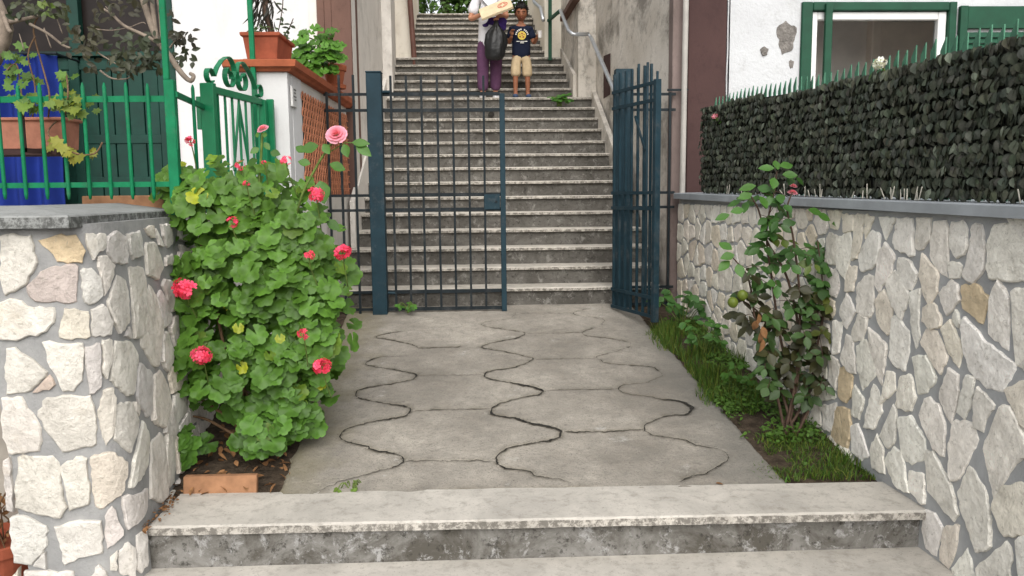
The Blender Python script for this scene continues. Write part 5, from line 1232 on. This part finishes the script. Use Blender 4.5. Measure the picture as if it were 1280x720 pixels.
# terracotta pot at the foot of the left wall
mb = MB(); c = V((-2.19, 3.55, -.409)); mb.lathe([(.10, 0), (.12, 0), (.155, .34), (.175, .345), (.178, .39), (.165, .395), (.15, .36), (.01, .35)], c, 26)
tag(mb.build('flower_pot', M['terracotta_dark']), 'terracotta pot at the left end of the stone wall, mostly cut off', 'pot', kind='thing')
dpn = thing('dry_plant', 'dry twiggy plant in the pot at the left end of the stone wall', 'plant', (c.x, c.y, c.z+.34)); sm = MB(); lv = MB()
for k in range(16):
    e = c+V((rnd(-.16, .17), rnd(-.16, .12), .40+rnd(.03, .22))); b = c+V((rnd(-.08, .08), rnd(-.08, .08), .34)); sm.tube(smooth_pts([b, b.lerp(e, .5)+V((0, 0, .03)), e]), .0035, 5)
    for q in range(3): oval_leaf(lv, b.lerp(e, rnd(.3, 1)), (rnd(-1, 1), -1, .5), (rnd(-1, 1), rnd(-1, 1), rnd(-.5, .5)), .045, .02, jit((.9, .8, .6), .3), .4, .5)
sm.build('stems', M['stem'], dpn, smooth=True); lv.build('leaves', M['dry'], dpn, fix=False)
# little flowers by the hedge
def little(u, v, X_, mat, label, n, r):
    p = aX(u, v, X_); t = thing('flower', label, 'flower', p); mb = MB(); petal_ball(mb, p, r, n); mb.build('petals', M[mat], t, fix=False); lv = MB()
    for k in range(9): oval_leaf(lv, p+V((rnd(-.02, .03), rnd(-.05, .05), rnd(-.05, .0))), (-1, rnd(-.5, .5), .5), (rnd(-.4, .2), rnd(-1, 1), rnd(-.5, .6)), .05, .03, jit((1, 1, 1), .2))
    st = MB(); st.tube([p, p+V((.05, 0, -.06)), (p.x+.10, p.y, p.z-.25)], .004, 5); st.build('stalk', M['stem_green'], t); lv.build('leaves', M['rose_leaf'], t, fix=False)
little(1099, 79, PR(4.2, 0).x+.03, 'petal_white', 'small white flower poking over the hedge below the window', 22, .035)
little(894, 146, PR(6.9, 0).x+.03, 'petal_pink', 'faded pink flower at the far end of the hedge by the brown pilaster', 12, .03)
# ---- trees above the stairs
random.seed(17)
def tree(x, y, z0, h, r, label, n=6500):
    t = thing('tree', label, 'tree', (x, y, z0)); mb = MB(); top = V((x, y, z0+h*.8)); b = V((x, y, z0-.05))
    mb.tube([b, b+V((.05, 0, h*.3)), top], [.11, .08, .03], 8); cl = []
    for k in range(15):
        e = V((x+rnd(-r, r)*.75, y+rnd(-r, r)*.7, z0+h*rnd(.12, 1))); s = b.lerp(top, rnd(.3, .9)); mb.tube([s, s.lerp(e, .5)+V((0, 0, .06)), e], [.035, .022, .008], 6); cl.append((e, r*rnd(.3, .5)))
    mb.build('trunk', M['bark'], t, smooth=True); lv = MB()
    for k in range(n):
        c, rad = random.choice(cl); d = V((rnd(-1, 1), rnd(-1, 1), rnd(-1, 1)))
        if d.length > 1: d.normalize()
        p = c+d*rad; g = rnd(.6, 1.4); oval_leaf(lv, p, (d.x+rnd(-.5, .5), d.y-.3, d.z+.7), (rnd(-1, 1), rnd(-1, 1), rnd(-.8, .2)), rnd(.08, .14), rnd(.05, .08), (g*1.1, g, g), .2, .2)
    lv.build('crown', M['tree_leaf'], t, fix=False)
tree(-.75, 19.2, 4.98, 2.4, 1.2, 'bright green bushy tree at the top of the stairs, left of the adult')
tree(.55, 19.8, 4.98, 3.0, 1.2, 'dark green bushy tree at the top of the stairs, behind the two people')

# ================================================================== PEOPLE
def skin(name, verts, edges, rad, mat, parent, sub=2, root=0, extra=None):
    me = bpy.data.meshes.new(name); me.from_pydata([tuple(v) for v in verts], edges, []); o = bpy.data.objects.new(name, me); COL.objects.link(o)
    md = o.modifiers.new('s', 'SKIN'); md.use_smooth_shade = True
    if not me.skin_vertices: 
        bm = bmesh.new(); bm.from_mesh(me); bm.verts.layers.skin.verify(); bm.to_mesh(me); bm.free()
    for i, r in enumerate(rad):
        s = me.skin_vertices[0].data[i]; s.radius = r if isinstance(r, tuple) else (r, r); s.use_root = (i == root)
    sb = o.modifiers.new('d', 'SUBSURF'); sb.levels = sub; sb.render_levels = sub
    dg = bpy.context.evaluated_depsgraph_get(); dg.update(); nm = bpy.data.meshes.new_from_object(o.evaluated_get(dg)); bpy.data.objects.remove(o)
    nm.name = name; nm.materials.clear(); nm.materials.append(mat); nm.polygons.foreach_set('use_smooth', [True]*len(nm.polygons))
    if extra:            # join further closed shapes (head, fingers) into the same body mesh
        bm = bmesh.new(); bm.from_mesh(nm)
        for e in extra:
            em = e if isinstance(e, bpy.types.Mesh) else None
            bm.from_mesh(em)
        bm.to_mesh(nm); bm.free(); nm.polygons.foreach_set('use_smooth', [True]*len(nm.polygons))
    ob = bpy.data.objects.new(name, nm); COL.objects.link(ob)
    if parent is not None: adopt(ob, parent)
    return ob
def mesh_only(o):
    me = o.data; bpy.data.objects.remove(o); return me
def chain(mat, pts, rs, sub=1):
    return mesh_only(skin('t', pts, [(i, i+1) for i in range(len(pts)-1)], rs, mat, None, sub))
def hand(mat, wrist, fwd, palm_n, s=1.0, curl=.6):
    """five fingers, bent; fwd = wrist to knuckles, palm_n = way the palm faces"""
    f, n, b = V(fwd).normalized(), V(palm_n), None; n = (n-f*n.dot(f)).normalized(); b = f.cross(n); out = []; w = V(wrist)
    out.append(chain(mat, [w, w+f*.03*s, w+f*.075*s], [(.02*s, .016*s), (.032*s, .015*s), (.034*s, .013*s)]))
    for k, (o, L) in enumerate(((-.027, .058), (-.009, .072), (.010, .068), (.027, .052))):
        p = w+f*.07*s+b*o*s; pts = [p]; a = .15
        for j in range(3):
            a += curl*(.9 if j else .55); p = p+(f*math.cos(a)+n*math.sin(a))*L*s*(.42, .32, .26)[j]; pts.append(p)
        out.append(chain(mat, pts, [.0095*s, .009*s, .008*s, .0065*s]))
    p = w+f*.025*s-b*.026*s; out.append(chain(mat, [p, p-b*.022*s+f*.02*s+n*.012*s, p-b*.026*s+f*.045*s+n*.028*s], [.012*s, .0105*s, .008*s]))
    return out
def head_mesh(c, s, tilt=0.0, turn=0.0):
    """egg-shaped head with brow, nose, lips, chin and ears; faces -Y"""
    mb = MB(); n, k = 28, 22; rings = []
    for i in range(1, k):
        th = math.pi*i/k; z = math.cos(th); ring = []
        for j in range(n):
            a = 2*math.pi*j/n; x, y = math.sin(th)*math.cos(a), math.sin(th)*math.sin(a)
            w = .078*(1-.22*max(0, -z)**1.5); dpt = .095*(1-.10*max(0, -z)); X_, Y_, Z_ = x*w, y*dpt, z*.115
            if y < 0:
                fr = max(0, -y)**2
                Y_ -= .020*math.exp(-((Z_+.018)/.026)**2-(X_/.013)**2)*fr + .007*math.exp(-((Z_+.055)/.011)**2-(X_/.024)**2)*fr + .009*math.exp(-((Z_+.098)/.016)**2-(X_/.028)**2)*fr
                Y_ += .010*math.exp(-((Z_-.008)/.014)**2-((abs(X_)-.033)/.017)**2)*fr
                Y_ -= .005*math.exp(-((Z_-.032)/.012)**2)*fr
            ring.append(mb.vert((X_, Y_, Z_)))
        rings.append(ring)
    t = mb.vert((0, 0, .115)); b = mb.vert((0, 0, -.112))
    for j in range(n):
        j2 = (j+1) % n; mb.face(t, rings[0][j], rings[0][j2]); mb.face(b, rings[-1][j2], rings[-1][j])
        for i in range(k-2): mb.face(rings[i][j], rings[i+1][j], rings[i+1][j2], rings[i][j2])
    for sg in (-1, 1): mb.ball((sg*.078, .012, -.005), .010, .020, .032, 10, 7)
    R = Matrix.Rotation(turn, 4, 'Z') @ Matrix.Rotation(tilt, 4, 'X')
    mb.v = [tuple(V(c)+(R @ V(v))*s) for v in mb.v]
    return mb, R
def face_bits(c, s, R, parent, liprgb='lip'):
    T = lambda p: V(c)+(R @ V(p))*s
    for sg in (-1, 1):
        mb = MB(); q = T((sg*.032, -.079, .004)); mb.ball(q, .013*s, .006*s, .007*s, 10, 6); mb.build('eye', M['eye'], parent, smooth=True)
        mb = MB(); mb.tube([T((sg*.016, -.091, .027)), T((sg*.032, -.090, .033)), T((sg*.052, -.076, .027))], .0042*s, 6); mb.build('eyebrow', M['hair'], parent, smooth=True)
    mb = MB(); mb.tube([T((-.022, -.090, -.056)), T((0, -.098, -.053)), T((.022, -.090, -.056))], .0055*s, 6); mb.build('mouth', M[liprgb], parent, smooth=True)
def hair_cap(c, s, R, parent, long=False, name='hair'):
    mb = MB(); rows = []; n = 30
    for i in range(10):
        th = math.radians(4+i*(13.0 if long else 11.4)); ring = []
        for j in range(n):
            a = 2*math.pi*j/n; x, y, z = math.sin(th)*math.cos(a), math.sin(th)*math.sin(a), math.cos(th)
            front = max(0, -y)
            if i >= 5 and front > .25: z = max(z, .50 - .14*(1-front) + .08*noise.noise(V((x*9, y*9, 1)))); kk = math.sqrt(max(0, 1-z*z))/max(.01, math.hypot(x, y)); x *= kk; y *= kk
            w = 1+.06*noise.noise(V((x*5, y*5, z*5)))+.03*noise.noise(V((x*17, y*17, z*17)))
            ring.append(mb.vert(V(c)+(R @ V((x*.092*w, y*.108*w+.004, z*.135*w+.004)))*s))
        rows.append(ring)
    for i in range(9):
        for j in range(n): j2 = (j+1) % n; mb.face(rows[i][j], rows[i+1][j], rows[i+1][j2], rows[i][j2])
    mb.face(*rows[0]); mb.face(*rows[-1])
    for k in range(420):
        r_ = random.choice(rows[:8]); q = V(mb.v[random.choice(r_)]); d = (q-V(c)).normalized()
        oval_leaf(mb, q-d*.008*s, (rnd(-1, 1), rnd(-1, 1), rnd(-1, 1)), d+V((rnd(-.7, .7), rnd(-.7, .7), rnd(-.5, .3))), rnd(.018, .04)*s, .010*s, (1, 1, 1), .2, .3)
    return mb.build(name, M['hair'], parent, smooth=False, fix=False)
def figure(label, O_, J, mats, parts):
    t = thing('person', label, 'person', O_); return t

LZ = NOS[13][1]
# --- the boy -------------------------------------------------------
O_ = aY(652, 119, 11.50); O_ = V((O_.x, 11.50, LZ)); ZS = .955; P = lambda x, y, z: O_+V((x, y, z*ZS))
boy = thing('person', 'small boy in navy printed t-shirt and khaki shorts holding a white cup', 'person', O_)
hc = P(.005, -.02, 1.225)
hm, Rb = head_mesh(hc, 1.0, math.radians(14), math.radians(-4)); ho = hm.build('t', M['skin_b'])
J = [P(0, .01, .66), P(0, .012, .80), P(0, .012, .95), P(0, .01, 1.035), P(0, .0, 1.09), P(.005, -.012, 1.15),   # 0-5 trunk, neck
     P(-.075, .01, .62), P(-.085, -.035, .36), P(-.085, -.025, .09), P(-.085, -.04, .045), P(-.095, -.14, .03),          # 6-10 leg
     P(.075, .01, .62), P(.085, -.01, .36), P(.09, .015, .09), P(.09, .0, .045), P(.10, -.10, .03),                # 11-15
     P(-.125, .01, 1.0), P(-.175, .0, .80), P(-.135, -.16, .88),                                                 # 16-18 raised right arm
     P(.125, .01, 1.0), P(.18, .0, .80), P(.215, -.17, .86)]                                                     # 19-21
E_ = [(0,1),(1,2),(2,3),(3,4),(4,5),(0,6),(6,7),(7,8),(8,9),(9,10),(0,11),(11,12),(12,13),(13,14),(14,15),(3,16),(16,17),(17,18),(3,19),(19,20),(20,21)]
Rr = [(.095,.07),(.095,.07),(.105,.07),(.075,.05),.036,.034, .066,.043,.03,.032,.026, .066,.043,.03,.032,.026, .042,.031,.022, .042,.031,.022]
hnds = hand(M['skin_b'], J[18], (.05, -.25, 1), (.5, -.8, 0), .85, .75) + hand(M['skin_b'], J[21], (.05, -.9, .45), (.9, 0, .3), .85, .55)
body = skin('body', J, E_, Rr, M['skin_b'], boy, 2, 0, [mesh_only(ho)]+hnds)
tv = [P(0, .01, .525), P(0, .01, .76), J[2], J[3]+V((0, 0, -.0)), J[16], J[16].lerp(J[17], .72), J[19], J[19].lerp(J[20], .72), J[3]+V((0, 0, .035))]
ts_ = skin('t_shirt', tv, [(0,1),(1,2),(2,3),(3,4),(4,5),(3,6),(6,7),(3,8)], [(.150,.110),(.140,.104),(.136,.094),(.088,.066),.058,.064,.058,.064,.055], M['navy'], boy)
sv = [J[0]+V((0, 0, .02)), J[0]+V((0, 0, -.03)), J[6], P(-.080, -.018, .47), P(-.083, -.034, .31), J[11], P(.080, .0, .47), P(.083, -.005, .31)]
skin('shorts', sv, [(0,1),(1,2),(2,3),(3,4),(1,5),(5,6),(6,7)], [(.125,.09),(.115,.09),.082,.076,.076,.082,.076,.076], M['khaki'], boy)
for a, b in ((9, 10), (14, 15)):
    d = J[b]-J[a]; so = skin('shoe', [J[a]+V((0, .035, -.004)), J[a]+d*.45+V((0, 0, -.004)), J[b]+V((0, -.015, .008))], [(0,1),(1,2)], [(.042,.04),(.046,.038),(.040,.03)], M['shoe_blue'], boy)
hair_cap(hc+V((0, .010, .004)), 1.03, Rb, boy); face_bits(hc, 1.0, Rb, boy)
# printed emblem on the shirt: disc, arc of small letters, two short lines
yS = O_.y-.098
mb = MB(); c = P(.005, 0, .895); mb.prism([V((c.x+.058*math.cos(t), yS-.004+.0*t, c.z+.058*math.sin(t))) for t in frange(0, 2*math.pi, 24)[:-1]], (0, -.004, 0)); em = mb.build('emblem', M['emblem'], ts_)
mb = MB(); 
for (dx, dz, r) in ((-.024, -.016, .013), (.020, -.020, .014), (.002, .026, .013), (-.028, .014, .008), (.031, .012, .009), (.004, .002, .009)): mb.prism([V((c.x+dx+r*math.cos(t), yS-.0085, c.z+dz+r*.8*math.sin(t))) for t in frange(0, 2*math.pi, 10)[:-1]], (0, -.002, 0))
mb.build('emblem_mark', M['terracotta_dark'], em)
mb = MB()
for k in range(10):
    if k == 5: continue
    t = math.radians(168-k*17.3); q = V((c.x+.084*math.cos(t), yS-.003, c.z+.084*math.sin(t))); u_ = V((math.sin(t), 0, -math.cos(t)))*.008; w_2 = V((math.cos(t), 0, math.sin(t)))*.010
    mb.prism([q-u_-w_2, q+u_-w_2, q+u_+w_2, q-u_+w_2], (0, -.003, 0))
mb.box(c.x-.075, c.x-.03, yS-.006, yS-.003, c.z-.083, c.z-.074); mb.box(c.x-.022, c.x+.075, yS-.006, yS-.003, c.z-.083, c.z-.074); mb.box(c.x-.025, c.x+.028, yS-.006, yS-.003, c.z-.103, c.z-.093)
mb.build('lettering', M['print_white'], ts_)
mb = MB(); q = J[21]+V((.028, -.075, .02)); mb.lathe([(.020, -.045), (.024, -.045), (.031, .045), (.033, .047), (.029, .047), (.022, -.03), (.005, -.035)], q, 18)
tag(mb.build('paper_cup', M['cup']), 'white paper cup held in the raised hand of the boy', 'cup', kind='thing')
# --- the adult ------------------------------------------------------
O_ = aY(613, 118.5, 11.52); O_ = V((O_.x, 11.52, LZ)); ZS = 1.055
wo = thing('person', 'adult in white shirt and plum trousers carrying a flat box and black bag', 'person', O_)
hc = P(.0, -.03, 1.545); hm, Rw = head_mesh(hc, 1.0, math.radians(12), math.radians(8)); ho = hm.build('t', M['skin_w'])
J = [P(0, .02, .84), P(0, .02, 1.0), P(0, .02, 1.18), P(0, .015, 1.32), P(0, .0, 1.38), P(0, -.015, 1.46),
     P(-.085, .02, .80), P(-.10, -.02, .45), P(-.105, -.01, .09), P(-.105, -.03, .05), P(-.115, -.16, .035),
     P(.085, .02, .80), P(.085, .04, .45), P(.075, .12, .09), P(.075, .10, .05), P(.085, -.02, .035),
     P(-.175, .01, 1.30), P(-.27, -.02, 1.03), P(-.06, -.26, 1.075), P(.175, .01, 1.30), P(.24, -.04, 1.06), P(.11, -.24, 1.045)]
Rr = [(.14,.10),(.125,.095),(.135,.10),(.10,.07),.048,.045, .088,.058,.038,.040,.03, .088,.058,.038,.040,.03, .055,.040,.028, .055,.040,.028]
hnds = hand(M['skin_w'], J[18], (1, -.3, .1), (0, .1, 1), 1.0, .35) + hand(M['skin_w'], J[21], (-.15, -.4, -.9), (-.5, -.6, .1), 1.0, .95)
skin('body', J, E_, Rr, M['skin_w'], wo, 2, 0, [mesh_only(ho)]+hnds)
tv = [P(0, .02, .60), P(0, .02, .92), J[2], J[3], J[16], J[16].lerp(J[17], .78), J[19], J[19].lerp(J[20], .72), J[3]+V((0, 0, .04))]
wsh = skin('shirt', tv, [(0,1),(1,2),(2,3),(3,4),(4,5),(3,6),(6,7),(3,8)], [(.19,.15),(.168,.135),(.16,.125),(.112,.085),.074,.084,.074,.082,.066], M['shirt_white'], wo)
sv = [J[0]+V((0, 0, .03)), J[0]+V((0, 0, -.03)), J[6], J[7], P(-.105, -.012, .10), J[11], J[12], P(.075, .115, .12)]
skin('trousers', sv, [(0,1),(1,2),(2,3),(3,4),(1,5),(5,6),(6,7)], [(.15,.115),(.14,.115),.115,.092,.082,.115,.092,.082], M['trousers'], wo)
for a, b in ((9, 10), (14, 15)):
    d = J[b]-J[a]; skin('shoe', [J[a]+V((0, .04, -.004)), J[a]+d*.45+V((0, 0, -.004)), J[b]+V((0, -.02, .006))], [(0,1),(1,2)], [(.048,.046),(.052,.042),(.046,.034)], M['shoe_white'], wo)
hair_cap(hc, 1.03, Rw, wo, True); face_bits(hc, 1.0, Rw, wo)
mb = MB(); mb.bar(P(-.16, -.09, 1.33), P(.10, -.145, 1.05), .03, .008); 
tag(mb.build('bag_strap', M['hair']), 'dark strap slung across the white shirt of the adult', 'strap', kind='thing')
# flat box held level-ish in front of the chest
mb = MB(); c = P(.09, -.36, 1.085); ux = V((.92, -.10, .33)).normalized(); uy = V((.05, -.72, -.66)); uy = (uy-ux*uy.dot(ux)).normalized(); uz = ux.cross(uy)
if uz.y > 0: uz = -uz
cor = lambda a, b, d: c+ux*a+uy*b+uz*d
mb.hexa([cor(-.225, -.13, 0), cor(.225, -.13, 0), cor(.225, .13, 0), cor(-.225, .13, 0)], [cor(-.225, -.13, .035), cor(.225, -.13, .035), cor(.225, .13, .035), cor(-.225, .13, .035)])
bx = tag(mb.build('pastry_box', M['card'], bevel=.004), 'flat cream pastry box with a red print carried on the arm of the adult', 'box', kind='thing')
mb = MB()
for ring_, r0, r1 in ((0, .060, .05), (1, .038, .028)):
    for k in range(20):
        if ring_ == 1 and k % 5 == 0: continue
        t0, t1 = 2*math.pi*k/20, 2*math.pi*(k+1)/20; s_ = .10
        mb.prism([cor(s_+r0*1.2*math.cos(t0), r0*math.sin(t0)+.0, .036), cor(s_+r0*1.2*math.cos(t1), r0*math.sin(t1)+.0, .036), cor(s_+r1*1.2*math.cos(t1), r1*math.sin(t1)+.0, .036), cor(s_+r1*1.2*math.cos(t0), r1*math.sin(t0)+.0, .036)], uz*.002)
mb.build('red_print', M['card_red'], bx)
# black carrier bag
mb = MB(); hx_, hy_, hz_ = J[21]+V((-.02, -.05, -.09)); n = 26; rows = []
for k, (dz, rx, ry) in enumerate(((.02, .02, .012), (-.02, .028, .016), (-.07, .05, .028), (-.12, .095, .045), (-.18, .135, .06), (-.28, .145, .075), (-.38, .14, .08), (-.46, .135, .075), (-.50, .11, .055), (-.515, .05, .02))):
    ring = []
    for j in range(n):
        a = 2*math.pi*j/n; w = 1+.16*math.sin(a*7+k*.35)*(.35 if k > 5 else 1)+.10*noise.noise(V((math.cos(a)*2, math.sin(a)*2, k*.5)))
        ring.append(mb.vert((hx_+math.cos(a)*rx*w-.01*k*.4, hy_+math.sin(a)*ry*w, hz_+dz+.012*noise.noise(V((a, k, 1))))))
    rows.append(ring)
for i in range(len(rows)-1):
    for j in range(n): j2 = (j+1) % n; mb.face(rows[i][j], rows[i+1][j], rows[i+1][j2], rows[i][j2])
mb.face(*rows[0]); mb.face(*rows[-1]); tag(mb.build('carrier_bag', M['bag'], smooth=True), 'creased black plastic carrier bag hanging from the hand of the adult', 'bag', kind='thing')
# violet jacket bundled over the arm
jk = skin('jacket', [P(-.07, -.21, .99), P(.03, -.21, .975), P(.14, -.19, .99), P(.21, -.12, 1.02), P(.20, -.15, .86), P(-.05, -.20, .90)], [(0,1),(1,2),(2,3),(2,4),(0,5)], [.05, .055, .06, .05, .05, .045], M['purple'], None)
tag(jk, 'violet jacket bundled under the box behind the black bag', 'jacket', kind='thing')

# ================================================================== CAMERA, LIGHT, WORLD
cam = bpy.data.cameras.new('camera'); co = bpy.data.objects.new('camera', cam); COL.objects.link(co)
cam.sensor_fit = 'HORIZONTAL'; cam.sensor_width = 36; cam.lens = F/1280*36; cam.clip_end = 500; cam.clip_start = .05
co.matrix_world = Matrix(((CR.x, CU.x, -CF.x, EYE.x), (CR.y, CU.y, -CF.y, EYE.y), (CR.z, CU.z, -CF.z, EYE.z), (0, 0, 0, 1)))
scn.camera = co
SUN_EL, SUN_AZ = math.radians(40), math.radians(176)      # azimuth clockwise from +Y: behind the viewer, to the left
w = bpy.data.worlds.new('World'); scn.world = w; w.use_nodes = True; nt = w.node_tree
sky = nt.nodes.new('ShaderNodeTexSky'); sky.sky_type = 'NISHITA'; sky.sun_disc = False; sky.sun_elevation = SUN_EL; sky.sun_rotation = SUN_AZ; sky.dust_density = 3; sky.air_density = 1.2
hs = nt.nodes.new('ShaderNodeHueSaturation'); hs.inputs['Saturation'].default_value = .2
nt.links.new(sky.outputs[0], hs.inputs['Color']); nt.links.new(hs.outputs[0], nt.nodes['Background'].inputs['Color']); nt.nodes['Background'].inputs['Strength'].default_value = .15
sl = bpy.data.lights.new('sun', 'SUN'); sl.energy = 1.05; sl.angle = math.radians(60); sl.color = (1, .96, .90); so = bpy.data.objects.new('sun', sl); COL.objects.link(so)
dv = V((math.sin(SUN_AZ)*math.cos(SUN_EL), math.cos(SUN_AZ)*math.cos(SUN_EL), math.sin(SUN_EL))); so.rotation_euler = dv.to_track_quat('Z', 'Y').to_euler(); so.location = dv*20
vs = scn.view_settings; vs.view_transform = 'Standard'; vs.look = 'None'; vs.gamma = 1; vs.exposure = 0.68; vs.use_curve_mapping = False
